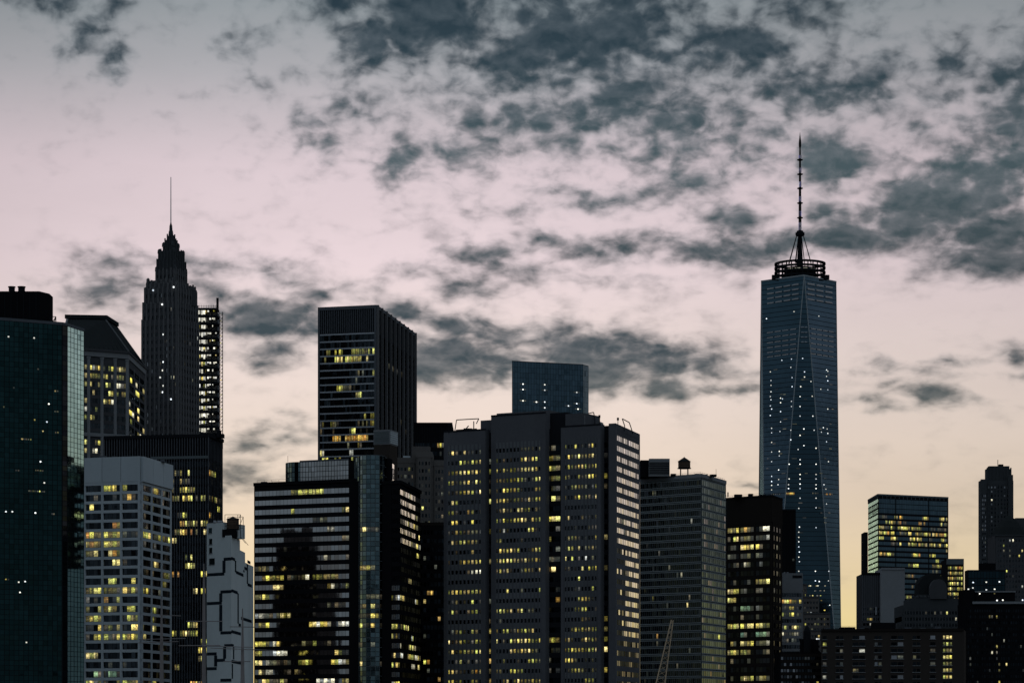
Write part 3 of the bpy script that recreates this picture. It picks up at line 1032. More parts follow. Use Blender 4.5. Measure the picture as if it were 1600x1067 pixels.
# ---- black and grey banded tower with a glass cylinder at the corner
def banded_tower():
    D = 1000
    L, C = corners([397, 562], [757, 750], D, 1)
    b = Bld('office_tower', 'black tower banded with grey window strips and a glass cylinder running up its corner', 'tower', 520, D)
    zt = Z(750, D)
    F = Face(L, C)
    tx, ty, nx, ny = F.t.x, F.t.y, F.n.x, F.n.y
    # right-hand block: front part parallel to F, then a side face
    sR0 = F.s_of(597)
    sR1 = F.s_of(625)
    A2 = F.A + F.t * sR0
    B2 = F.A + F.t * sR1
    R2 = corners([625, 657], [753, 769], B2.y, 0)[1]
    dep = (R2[0] - B2.x, R2[1] - B2.y)
    back = lambda p: (p[0] + dep[0], p[1] + dep[1])
    b.body([L, C, back(C), back(L)], zt, 'granite_black')
    zr2 = Z(753, B2.y)
    b.body([tuple(A2), tuple(B2), R2, back(tuple(A2))], zr2, 'granite_black')
    # dark core between the two, behind the cylinder
    e = 4.0
    i0 = F.A + F.t * (F.L - 1) - F.n * e
    i1 = F.A + F.t * (sR0 + 1) - F.n * e
    bk = lambda p: (p[0] + dep[0] * .12, p[1] + dep[1] * .12)
    b.body([tuple(i0), tuple(i1), bk(tuple(i1)), bk(tuple(i0))], Z(716, D), 'granite_black')
    pitch = M(14.9, D)
    ztop = zt - M(4, D)
    rows = rows_to(ztop, pitch, D)
    rng = b.rng
    hs = pitch * .47
    s_end = F.s_of(546)
    cols = 26
    pal = (('lit_yellow', .5), ('lit_dim', .32), ('lit_white', .18))
    dens = [.12, .08, .28, .33, .14, .3, .12, .26, .08, .2, .22, .12, .08, .4, .35, .1, .55, .6, .62, .3, .55, .3, .4]
    lt = runs(rng, rows, cols, dens, (2, 5), .12, pal)
    b.grid(F, 0.4, s_end, ztop, pitch, rows, cols, hs, .09, 'glass_strip', 'granite_black', None, lt, ds=.16)
    b.vbar(F, (s_end + F.L) / 2, F.L - s_end - .1, ZLOW(D), zt - .1, .5, 'granite_black')
    b.hbar(F, 0, F.L, zt - .6, 1.2, .55, 'granite_black', 'parapet')
    # right block windows
    F2, F3 = Face(A2, B2), Face(tuple(B2), R2)
    zt2 = zr2 - M(4, D)
    rows2 = rows_to(zt2, pitch, D)
    s_a = F2.s_of(612)
    lt2 = runs(rng, rows2, 8, [.1, .0, .05, .05, .5, .2, 0, 0, 0, .1, .0, .6, .1, .1, .3, .1, .3, .6, .5, .7, .3], (2, 4), .1, pal)
    b.grid(F2, s_a, F2.L - .1, zt2, pitch, rows2, 4, hs, .09, 'glass_strip', 'granite_black', None, lt2, ds=.16)
    b.vbar(F2, s_a / 2, s_a - .2, ZLOW(D), zr2 - .1, .3, 'granite_black')
    side = [.35, .2, .15, .6, .3, .35, .05, .1, 0, .1, .0, .2, .05, .05, .1, .1, .25, .6, .4, .1, .3]
    lt3 = runs(rng, rows2, 22, side, (2, 5), .2, pal)
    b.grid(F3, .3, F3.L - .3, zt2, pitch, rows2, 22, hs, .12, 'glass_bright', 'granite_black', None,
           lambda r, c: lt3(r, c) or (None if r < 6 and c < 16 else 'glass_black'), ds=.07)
    b.hbar(F2, 0, F2.L, zr2 - .6, 1.2, .5, 'granite_black', 'parapet')
    b.hbar(F3, 0, F3.L, zr2 - .6, 1.2, .5, 'granite_black', 'parapet')

    # glass cylinder: facets of panes between mullions
    def curved(cx, cy, r, a0, a1, n, z0, z1, rowh, glass, mull, lits, core='granite_black', cover=True):
        pts = [(cx + r * math.cos(a0 + (a1 - a0) * i / n), cy + r * math.sin(a0 + (a1 - a0) * i / n)) for i in range(n + 1)]
        inner = [(cx + (p[0] - cx) * .985, cy + (p[1] - cy) * .985) for p in pts]
        if cover:
            prism('bay_core', b.root, inner + [(inner[-1][0], cy + r), (inner[0][0], cy + r)], z0, z1 - .05, core)
        nr = int((z1 - z0) / rowh)
        for i in range(n):
            f = Face(pts[i], pts[i + 1])
            for k in range(nr):
                zz = z1 - (k + 1) * rowh
                b.pane(f, .06, zz + .12, f.L - .12, rowh - .16, lits(k, i) or glass, .03)
            link('mullion', box_mesh(.12, z1 - z0, .14, mull), b.root, f.at(0, z0))
        for k in range(0, nr, 2):
            zz = z1 - k * rowh
            v, ff = [], []
            for p in pts:
                for (rr, dz) in ((1.012, -.16), (1.012, .0), (.985, .0), (.985, -.16)):
                    v.append((cx + (p[0] - cx) * rr, cy + (p[1] - cy) * rr, zz + dz))
            for i in range(n):
                for j in range(4):
                    ff.append((i * 4 + j, i * 4 + (j + 1) % 4, (i + 1) * 4 + (j + 1) % 4, (i + 1) * 4 + j))
            link('transom', raw_mesh('transom', v, ff, mull), b.root)
        return pts
    cxp = F.A + F.t * F.s_of(579.5) - F.n * 1.0
    r = M(20.5, D)
    base = math.atan2(ny, nx)
    rl = [0, .2, .0, 0, .0, .3, .1, .6, 0, .1, .0, .5, .1, .5, .4, .5, .4, .5, .1, .55, .1, .3, .1, .3, .2, .5, .5]
    ltc = {}
    rowh = pitch / 2
    for k in range(80):
        p = rl[min((k // 2), len(rl) - 1)] if k % 2 else 0
        on = rng.random() < p * 1.5
        for i in range(12):
            if on and rng.random() < .55:
                ltc[(k, i)] = rng.choice(('lit_yellow', 'lit_dim', 'lit_dim'))
    curved(cxp.x, cxp.y, r, base - 1.75, base + 1.75, 10, ZLOW(D), Z(713, D), rowh, 'glass_teal', 'metal_aluminium', lambda k, i: ltc.get((k, i)))
    drum('bay_roof', b.root, cxp.x, cxp.y + 1.5, [(r * .9, Z(713, D) - .2), (r * .9, Z(713, D) + .25)], 'metal_fin', 20)
    # set-back glass storey over the main roof, rounded at its left end
    D2 = D + 14
    zu = Z(718, D2)
    pl, pr = X(466, D2), X(545, D2)
    rr = M(24, D2)
    sl = (pr - pl) * .466
    flat = Face((pl, D2 + sl), (pr, D2))
    b.body([(pl, D2 + sl), (pr, D2), (pr + 8, D2 + 14), (pl + 8, D2 + 24)], zu - .05, 'granite_black', zt - .2, 'upper_wall')
    b.grid(flat, 0, flat.L, zu, M(8, D2), int((zu - zt) / M(8, D2)) + 1, 17, .14, .1, 'glass_strip', 'metal_dark', 'metal_dark', None, ds=.08, dp=.1)
    curved(pl, D2 + sl + rr * .98, rr, -math.pi * .98, -math.pi * .5 + .1, 7, zt - .2, zu, M(8, D2), 'glass_teal', 'metal_dark', lambda k, i: None)
    b.hbar(flat, 0, flat.L, zu - .05, .5, .3, 'metal_fin', 'parapet')
    # wider glass drum over the roof, round the head of the cylinder
    cu = F.A + F.t * F.s_of(571.5) - F.n * 4.6
    curved(cu.x, cu.y, M(27, D), base - 1.5, base + 1.5, 12, zt - .5, Z(714.5, D), rowh, 'glass_teal', 'metal_aluminium', lambda k, i: None)
    bar('antenna', b.root, (X(447, D2), D2 + 8, zu), (X(447, D2), D2 + 8, zu + 2.2), .06, 'metal_dark')
    railing(b, [(L[0] + 1, L[1] + .8), (C[0] - 8, C[1] + 4.5)], zt + .5)
    for (px, w, h) in ((404, 10, 4), (428, 8, 3)):
        block('roof_unit', b.root, X(px, D2), X(px + w, D2), D2 + 9, D2 + 13, zt, zt + .6 + M(h, D2), 'metal_fin')
    bar('antenna', b.root, (X(423, D2), D2 + 8, zt), (X(423, D2), D2 + 8, zt + 1.6), .05, 'metal_dark')
    # stair tower behind the cylinder, glazed on its bright side
    fx = Face((X(603, D + 6), D + 6), (X(616, D + 26), D + 26))
    b.body([(X(596, D + 7), D + 7), (X(603, D + 6), D + 6), (X(616, D + 26), D + 26), (X(608, D + 30), D + 30)], Z(716, D + 6), 'granite_black', zt - 30, 'stair_tower')
    b.grid(fx, .3, fx.L - .2, Z(717, D + 6), M(8, D), 9, 3, .14, .2, 'glass_bright', 'metal_dark', 'metal_dark', None, ds=.08, dp=.1)
    b.finish(300, 7)


banded_tower()


# ---- neighbour left of the picture: the photograph shows it only mirrored in the banded tower's windows
def mirrored_tower():
    D = 880
    b = Bld('office_tower', 'dark stepped tower left of the picture, seen only mirrored in the banded tower windows', 'tower', -470, D)
    cx, cy = -253.0, 880.0
    d = Vector((.589, -.81))       # across the line of reflection
    n = Vector((.81, .589))        # towards the banded tower
    def box(w0, w1, z1, z0=0.0):
        a, c = Vector((cx, cy)) + d * w0, Vector((cx, cy)) + d * w1
        b.body([tuple(c), tuple(a), tuple(a - n * 18), tuple(c - n * 18)], z1, 'stone_dark', z0)
        return Face(tuple(c), tuple(a))
    f = box(-10, 9, 128)
    box(-6, 7, 134, 128.01)
    box(9.01, 18, 112)
    b.grid(f, .5, f.L - .5, 126, 3.6, 20, 8, 1.9, .6, 'glass_black', 'granite_black', None,
           lambda r, c: b.rng.choices((None, 'lit_dim', 'lit_yellow'), (.86, .1, .04))[0], ds=.2)
    b.finish()


mirrored_tower()
# ---- wide charcoal tower in the middle
S1R = ['ddd.ddd.d', '...yyyyyy', 'dyyyyyyyy', 'dddyyydyy', 'ddddyyddy', '.yd......', 'yyd..od.d', '.dd.d.d..', 'ddodddddd', '.ddddyyd.', '..d...d..', 'd..yyyyyd',
       '.....dwww', '.........', 'yyyyyyyyy', '.dd.d.d.d', 'ddd..dddd', '.........', '.dyyd.dy.', 'dddyyddyy', 'dddyyyyyy', '..dd.d.dd', 'yyddd.yoy', 'yydy..yy.', '.dd...yd.', '..yy.....']
S2R = ['.......dddd.d', 'y.d.d..dddydd', 'ydyddyddyyyd.', 'yyyyyyyyd.dyy', 'd.yyyyyd...yy', 'yyyddyyddydyy', 'ddddd.yyyd.dd', 'dddyyyyyyddyy', '.dwd.....yyd.', 'dd.....d.....', 'dyyyyyy..dyyd',
       'yyyyyyddyyyyy', 'ddddd..dddd.y', '.............', '...y...d....y', '.............', 'yyyyd.yd.dd..', '.d...........', 'd.yyddyyyyy..', 'd.d.yyyyyyyyy', '....yyyyyyyd.', '..d...d..yyyd', 'yy..yyyy.....', '..yy.yyyyyyyy', '.d..yy.......', 'yy.......yyyy']
S3R = ['d..y.d.dy.', '.yydyyyyyd', '.yyyyyyyyy', 'dd..ydddyy', 'd.dyyyd.dd', 'y..yydyddy', '..........', 'dd...ddd.d', '...d...ddd', '.yyyd.d..y', 'ddydd.dddd', 'y.d.d.w.d.', 'dd.d.y.yyy', '....d.....',
       '...dd...y.', '....yyyyd.', '...yyyy..d', '.....ddd..', '..yyyyyyyy', 'ddd..yyyyy', 'yyyyyyyyyy', 'dddd..d.d.', '.dyyyyd.dd', '......dyd.', '.yy.......', '...yyy....']
RA = ['.', 'd', 'y', 'd', 'd', 'y', '.', '.', 'y', '.', '.', 'y', '.', '.', '.', 'd', 'd', 'd', 'y', 'd', 'y', 'o', 'y', 'o', 'd', '.']
RB = ['dd.', 'yyy', 'yyy', 'dyy', '.dd', '.yy', '...', 'yyy', '..d', 'y..', '..d', 'ddd', 'oy.', '...', '..d', '..o', 'd..', '...', '...', 'yyy', '.dd', 'd..', 'd.d', '...', '.y.', '...']
RC = ['.', 'd', '.', 'y', 'd', '.', '.', '.', '.', 'y', '.', '.', 'y', '.', '.', '.', '.', 'y', 'y', 'y', 'y', '.', 'y', '.', 'y', '.']
CODE = {'y': 'lit_yellow', 'd': 'lit_dim', 'o': 'lit_orange', 'w': 'lit_white', '.': None, 'g': 'lit_green'}


def charcoal_tower():
    b = Bld('office_tower', 'broad charcoal stone tower with small punched windows, many lit yellow', 'tower', 830, 1000)
    L = (X(691, 1014), 1014.0)
    C = (X(962, 980), 980.0)
    R = corners([962, 999.5], [661, 678], 980.0, 0)[1]
    F, FR = Face(L, C), Face(C, R)
    n = F.n
    zroof = Z(661, 980)
    zhi = Z(645, 1000)
    q = quad(L, C, R)
    dep = (R[0] - C[0], R[1] - C[1])
    e = 2.6
    core = [(p[0] - n.x * e, p[1] - n.y * e) for p in (L, C)]
    core[1] = (core[1][0] - F.t.x * 2.2, core[1][1] - F.t.y * 2.2)
    cf = Face(*core)
    ov = .6
    core_b = [core[0], core[1], (R[0] - 3.0, R[1] + .3), (L[0] + dep[0], L[1] + dep[1])]
    b.body(core_b, zroof - .4, 'granite_grey_deep')
    pitch = M(15.7, 999)
    z0 = Z(700, 999) + pitch * .5 + .5          # top of the first floor zone
    rows = rows_to(z0, pitch, 1000)
    secs = [(694, 759, 9, S1R, 'granite_grey'), (768, 853, 13, S2R, 'granite_grey'), (877, 939, 10, S3R, 'granite_grey')]
    hs = pitch * .60
    for (p0, p1, cols, rowsS, mt) in secs:
        s0, s1 = F.s_of(p0), F.s_of(p1)
        A, B = F.A + F.t * s0, F.A + F.t * s1
        top = zroof if cols != 13 else zhi - .5
        if cols == 9:
            top = Z(672, 1009)
        ia, ib = A - n * (e + .1), B - n * (e + .1)
        prism('wall', b.root, [tuple(A), tuple(B), tuple(ib), tuple(ia)], 0, top, mt)
        f = Face(tuple(A), tuple(B))
        edge = f.L * .07
        b.grid(f, edge, f.L - edge, z0, pitch, rows, cols, hs, (f.L - 2 * edge) / cols * .40, 'glass_dark', 'granite_band', mt,
               lambda r, c: (lambda q: 'lit_yellow' if q == 'd' and b.rng.random() < .35 else CODE[q])(rowsS[r][c]) if r < len(rowsS) and c < len(rowsS[r]) else None, ds=.32, dp=.34)
        for ee in (edge / 2, f.L - edge / 2):
            b.vbar(f, ee, edge - .02, z0 - rows * pitch, z0, .33, mt, 'corner_pier')
        b.hbar(f, 0, f.L, z0, top - z0 - .4, .32, mt, 'parapet')
        b.hbar(f, 0, f.L, top - .4, .5, .45, 'granite_grey_deep', 'coping')
    for (p0, p1, cols, rowsS) in ((760, 768, 1, RA), (854, 876, 3, RB), (940, 950, 1, RC)):
        s0, s1 = cf.s_of(p0), cf.s_of(p1)
        b.grid(cf, s0 + .15, s1 - .15, z0, pitch, rows, cols, pitch * .5, .12, 'glass_black', 'granite_grey_deep', None,
               lambda r, c: CODE[rowsS[r][c]] if r < len(rowsS) and c < len(rowsS[r]) else None, ds=.1)
    # corner shaft and the side face, whose windows mirror the bright sky
    sc = F.s_of(951)
    A = F.A + F.t * sc
    prism('wall', b.root, [tuple(A), C, R, (R[0] - 2.4, R[1] + .2), tuple(A - n * 3)], 0, zroof, 'granite_grey')
    rng = b.rng
    FR2 = Face(C, R)

    def side(r, c):  # darker panes in the lower rows stand in for mirrored buildings
        if r > 19:
            return rng.choice(('glass_dark', 'glass_grey', 'glass_dark'))
        if r > 10 and c < 5 and rng.random() < .8:
            return 'glass_dark'
        if rng.random() < .10 + .012 * r:
            return 'glass_grey'
        return 'lit_dim' if rng.random() < .03 else None
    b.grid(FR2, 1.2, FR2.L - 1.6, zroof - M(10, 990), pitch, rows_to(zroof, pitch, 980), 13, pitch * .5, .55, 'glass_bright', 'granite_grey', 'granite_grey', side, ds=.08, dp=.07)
    b.hbar(FR2, 0, FR2.L, zroof - M(9.5, 990), M(9, 990), .09, 'granite_grey', 'parapet')
    b.vbar(FR2, .6, 1.2, ZLOW(980), zroof - .1, .1, 'granite_grey', 'corner_pier')
    b.vbar(FR2, FR2.L - .8, 1.6, ZLOW(980), zroof - .1, .1, 'granite_grey', 'corner_pier')
    # raised roof blocks
    def raised(p0, p1, out, y, dpt, name='roof_block', mt='granite_grey'):
        a, c = F.A + F.t * F.s_of(p0) - n * out, F.A + F.t * F.s_of(p1) - n * out
        return prism(name, b.root, [tuple(a), tuple(c), tuple(c - n * dpt), tuple(a - n * dpt)], zroof - 3.5, Z(y, a.y), mt)
    raised(744, 768, 3.2, 657, 12)
    raised(769.5, 852, 3.0, 646, 14)
    raised(852.4, 878, 3.5, 645.5, 14, mt='granite_grey_deep')
    raised(878.4, 908, 2.4, 647, 12)
    # sloping pale flank of the right roof block
    a = F.A + F.t * F.s_of(908.5) - n * 2.4
    fl = Face((a.x, a.y), (a.x + 7.4, a.y + 26))
    prism('roof_flank', b.root, [tuple(a), (a.x + 7.4, a.y + 26), (a.x + 5.4, a.y + 27), (a.x - 1.5, a.y + 3)], zroof - 1, Z(648, a.y), 'concrete_grey')
    # window-cleaning davits
    def davit(p0, y0, p1, y1, p2, y2, p3, y3, D):
        pts = [(X(p, D), D + 4, Z(y, D)) for p, y in ((p0, y0), (p1, y1), (p2, y2), (p3, y3))]
        segs = list(zip(pts[:-1], pts[1:]))
        return bars('roof_davit', b.root, segs, .22, 'metal_dark')
    davit(710, 673, 713, 654, 748, 652, 744, 660, 1006)
    bars('roof_davit', b.root, [((X(712, 1008), 1012, Z(670, 1008)), (X(745, 1008), 1012, Z(668, 1008))), ((X(726, 1008), 1012, Z(670, 1008)), (X(732, 1008), 1012, Z(663, 1008))),
                                ((X(740, 1008), 1012, Z(668, 1008)), (X(740, 1008), 1012, Z(656, 1008)))], .25, 'metal_dark')
    davit(919, 644, 928, 642, 930, 652, 930, 660, 990)
    davit(973, 652, 977, 664, 976, 666, 976, 672, 985)
    davit(973, 652, 984, 658, 989, 673, 989, 676, 990)
    for (px, y0, y1) in ((937, 661, 647), (966, 662, 651), (701, 672, 660)):
        an = bar('antenna', b.root, (X(px, 985), 988, Z(y0, 985) - 1), (X(px, 985), 988, Z(y1, 985)), .12, 'metal_dark')
        block('antenna_head', an, X(px - 1.6, 985), X(px + 1.6, 985), 987.6, 988.4, Z(y1 + 4, 985), Z(y1, 985), 'metal_dark')
    block('roof_unit', b.root, X(724, 1006), X(737, 1006), 1012, 1017, Z(672, 1006) - .5, Z(666, 1006), 'metal_dark')
    b.finish(300, 5)


charcoal_tower()


# ---- teal-grey curtain wall tower
def curtain_tower():
    D = 1180
    L, C, R = corners([1000, 1096, 1134], [748, 741, 752], D, 1)
    b = Bld('office_tower', 'grey-green curtain-wall tower of thin aluminium bands with a water tank on its roof', 'tower', 1070, D)
    zt = Z(741, D)
    b.body(quad(L, C, R), zt, 'metal_dark')
    rng = b.rng
    pitch = M(11.9, D)
    FL, FR = Face(L, C), Face(C, R)
    rows = rows_to(zt, pitch, D)
    lit = {(1, 6): 'lit_dim', (1, 7): 'lit_dim', (15, 6): 'lit_yellow', (16, 13): 'lit_dim', (16, 23): 'lit_yellow', (20, 8): 'lit_orange', (21, 8): 'lit_dim', (27, 12): 'lit_orange', (28, 20): 'lit_yellow',
           (26, 2): 'lit_dim', (8, 3): 'lit_dim', (11, 14): 'lit_dim', (12, 20): 'lit_white', (5, 25): 'lit_white', (9, 9): 'lit_dim'}

    def lf(r, c):
        if (r, c) in lit:
            return lit[(r, c)]
        v = rng.random()
        return 'lit_dim' if v < .008 else ('glass_dark' if v < .12 else None)

    def ls(r, c):
        v = rng.random()
        if r in (5, 8) and v < .3:
            return 'glass_grey'
        return 'lit_yellow' if (r, c) == (20, 8) else ('glass_grey' if v < .05 else None)
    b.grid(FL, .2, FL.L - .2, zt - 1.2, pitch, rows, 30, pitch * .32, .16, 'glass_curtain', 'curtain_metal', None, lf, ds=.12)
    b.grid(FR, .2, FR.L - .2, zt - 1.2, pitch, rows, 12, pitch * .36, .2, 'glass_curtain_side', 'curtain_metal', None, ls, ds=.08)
    for F, nc in ((FL, 30), (FR, 12)):
        for k in range(nc + 1):
            b.vbar(F, .2 + k * (F.L - .4) / nc, .12, zt - 1.2 - rows * pitch, zt - 1.2, .16, 'metal_aluminium', 'mullion')
        # dark joint through the middle of each spandrel band
        for r in range(rows):
            b.hbar(F, .2, F.L - .2, zt - 1.2 - r * pitch - pitch * .20, .26, .16, 'metal_dark', 'joint_strip')
        b.hbar(F, 0, F.L, zt - 1.2, 1.5, .35, 'concrete_grey', 'parapet')
    # dark stepped penthouse behind the left end
    block('penthouse', b.root, X(1001, D + 10), X(1032, D + 10), D + 12, D + 24, zt, Z(718, D + 10), 'granite_black')
    ph = block('penthouse', b.root, X(1014, D + 10), X(1046, D + 10), D + 8, D + 11.9, zt, Z(717, D + 10), 'concrete_grey')
    for i in range(7):
        block('louver', ph, X(1014, D + 8), X(1046, D + 8), D + 7.7, D + 7.99, zt + 1 + i * .75, zt + 1.35 + i * .75, 'metal_dark')
    railing(b, [(L[0] + 1, L[1] + .8), (C[0] - .5, C[1] + .8), (R[0] - .5, R[1])], zt)
    for (px, w, h) in ((1050, 8, 4), (1088, 7, 4), (1103, 5, 3), (1112, 10, 3)):
        block('roof_unit', b.root, X(px, D), X(px + w, D), D + 8, D + 12, zt, zt + M(h, D), 'metal_dark')
    bar('antenna', b.root, (X(1121, D), D + 8, zt), (X(1121, D), D + 8, zt + 3), .07, 'metal_dark')
    b.finish(300, 4.5)


curtain_tower()
water_tank('dark conical-roofed water tank on steel legs atop the grey-green curtain-wall tower', 1070.5, 1180, Z(741, 1180), 9.5, 10, 12, 7)


# ---- black tower beside it
def black_tower():
    D = 1300
    L, C, R = corners([1133, 1205, 1222], [779, 774, 780], D, 1)
    b = Bld('office_tower', 'near-black brick tower with blank top and bright yellow office windows', 'tower', 1170, D)
    zt = Z(774, D)
    b.body(quad(L, C, R), zt, 'granite_brown')
    FL, FR = Face(L, C), Face(C, R)
    pitch = M(13.75, D)
    z0 = Z(815, D)
    rows = rows_to(z0, pitch, D)
    lits = ['yyyyyoyd.dww', 'd.yydydddddw', '.dd.yyyyyd..', 'ddd.ddd.dd..', '..dd.wd..d..', '............', '..d...d.yyyy', 'yyyydd..dd..', 'yyy.........', '..d.gggddd..', '....d...d...', 'yyyyyyyyyyyy',
            '....gd..gggd', '.yd.yyyydddw', 'yyyyyyy...dd', '.d....d.....', '............', '.d..yyyydyyd', 'dd..........', '...yy.......', 'dd....yy....', '............']
    rng = b.rng
    sL = FL.L
    # three wide bays and a narrow one
    bays = [(1137, 1155), (1157, 1178), (1181, 1203)]
    hs = pitch * .45
    for k, (p0, p1) in enumerate(bays):
        s0, s1 = FL.s_of(p0), FL.s_of(p1)
        b.grid(FL, s0, s1, z0, pitch, rows, 4, hs, .18, 'glass_black', 'granite_brown', None,
               lambda r, c: CODE[lits[r][k * 4 + c]] if r < len(lits) else None, ds=.25)
    edges = [0] + [v for p0, p1 in bays for v in (FL.s_of(p0), FL.s_of(p1))] + [FL.L]
    for i in range(0, len(edges), 2):
        w = edges[i + 1] - edges[i] - .04
        b.vbar(FL, (edges[i] + edges[i + 1]) / 2, w, z0 - rows * pitch, z0, .32, 'granite_brown')
    b.hbar(FL, 0, FL.L, z0, zt - z0 - .7, .3, 'granite_brown', 'top_panel')
    b.hbar(FL, 0, FL.L, zt - .6, 1.0, .42, 'granite_black', 'coping')
    sd = lambda r, c: ('glass_grey' if (r < 2 or rng.random() < .3) else ('lit_dim' if rng.random() < .25 else None))
    b.grid(FR, 2, FR.L - 1, z0, pitch, rows, 3, hs, 2.2, 'glass_dark', 'granite_brown', 'granite_brown', sd, ds=.25, dp=.3)
    b.hbar(FR, 0, FR.L, z0, zt - z0 - .7, .3, 'granite_brown', 'top_panel')
    b.hbar(FR, 0, FR.L, zt - .6, 1.0, .42, 'granite_black', 'coping')
    for (px, w, h) in ((1150, 12, 3), (1172, 7, 4), (1190, 9, 2.5)):
        block('roof_unit', b.root, X(px, D), X(px + w, D), D + 8, D + 12, zt, zt + .4 + M(h, D), 'metal_dark')
    railing(b, [(L[0] + 1, L[1] + .8), (C[0] - .5, C[1] + .8)], zt + .3)
    bar('vent_pipe', b.root, (X(1139, D), D + 6, zt), (X(1139, D), D + 6, zt + M(7, D)), .28, 'metal_dark')
    bar('vent_pipe', b.root, (X(1135, D), D + 6, zt), (X(1135, D), D + 6, zt + M(2.5, D)), .4, 'metal_dark')
    b.finish(300, 4)


black_tower()
# ================================================================== SECOND ROW
# ---- office tower with hipped roof
def hip_tower():
    D = 1300
    L, C, R = corners([96, 200, 226], [549, 557, 581], D, 1)
    b = Bld('office_tower', 'stone office tower with a tall dark hipped roof and deep cornice', 'tower', 170, D)
    zc = Z(557, D)
    q = quad(L, C, R)
    b.body(q, zc, 'stone_dark')
    cx, cy = sum(p[0] for p in q) / 4, sum(p[1] for p in q) / 4
    grow = lambda k: [(cx + (p[0] - cx) * k, cy + (p[1] - cy) * k) for p in q]
    b.body(grow(1.03), zc + 1.2, 'concrete_grey', zc - 1.2, 'cornice')
    b.body(grow(1.06), zc + 2.2, 'stone_dark', zc + 1.21, 'cornice')
    # roof: four sloping faces up to a flat-topped ridge box
    Lt, Ct, Rt = (X(104, D + 10), D + 12), (X(165, D + 14), D + 14), (X(181, D + 34), D + 36)
    qt = quad(Lt, Ct, Rt)
    zr = Z(498, D + 12)
    rf = b.body(grow(1.035), zr, 'roof_slate', zc + 2.21, 'roof', qt)
    tx, ty = sum(p[0] for p in qt) / 4, sum(p[1] for p in qt) / 4
    gt = lambda k: [(tx + (p[0] - tx) * k, ty + (p[1] - ty) * k) for p in qt]
    b.body(gt(1.1), Z(492, D + 12), 'roof_slate', zr + .01, 'roof_cap')
    FL, FR = Face(L, C), Face(C, R)
    # standing seams and hips
    for F, (a, c, a2, c2) in ((FL, (L, C, Lt, Ct)), (FR, (C, R, Ct, Rt))):
        for k in range(0, 15):
            u = k / 14
            p = (a[0] + (c[0] - a[0]) * u, a[1] + (c[1] - a[1]) * u)
            r_ = (a2[0] + (c2[0] - a2[0]) * u, a2[1] + (c2[1] - a2[1]) * u)
            p = (cx + (p[0] - cx) * 1.04, cy + (p[1] - cy) * 1.04)
            bar('roof_seam', rf, (p[0], p[1], zc + 2.2), (r_[0], r_[1], zr), .16 if k not in (0, 14) else .45, 'metal_dark' if k not in (0, 14) else 'concrete_grey', 4)
    pitch = M(12.9, D)
    z0 = zc - M(12, D)
    rows = rows_to(z0, pitch, D)
    rows = min(rows, 20)
    rng = b.rng
    pal = (('lit_yellow', .7), ('lit_white', .2), ('lit_dim', .1))
    lt = runs(rng, rows, 20, [.75, .75, .7, .55, .4, .4, .25, .1, .05, .7, .55, .2], (1, 2), .25, pal)
    bay = FL.L / 5
    for k in range(5):
        s0, s1 = k * bay + .55, (k + 1) * bay - .55
        b.grid(FL, s0, s1, z0, pitch, rows, 4, pitch * .42, .3, 'glass_dark', 'stone_dark', None, lambda r, c: lt(r, k * 4 + c), ds=.25)
    for k in range(6):
        s = min(max(k * bay, .6), FL.L - .6)
        # engaged round columns
        p = FL.A + FL.t * s + FL.n * .3
        drum('column', b.root, p.x, p.y, [(.75, z0 - rows * pitch), (.75, z0 + 1), (1.0, z0 + 1.4), (1.0, z0 + 2)], 'concrete_grey', 10)
    lt2 = runs(rng, rows, 9, [.1, .35, .3, .1, .4, .4, .5, .5, .5, .2, .2], (1, 2), .3, pal)
    b.grid(FR, 1, FR.L - 1, z0, pitch, rows, 9, pitch * .35, .5, 'glass_teal', 'stone_dark', 'concrete_grey', lt2, ds=.25, dp=.3, pier_every=3)
    for F in (FL, FR):
        for z in (z0 - 9 * pitch,):
            b.hbar(F, 0, F.L, z, 1.6, 1.0, 'concrete_grey', 'string_course')
    b.finish(300, 4)


hip_tower()


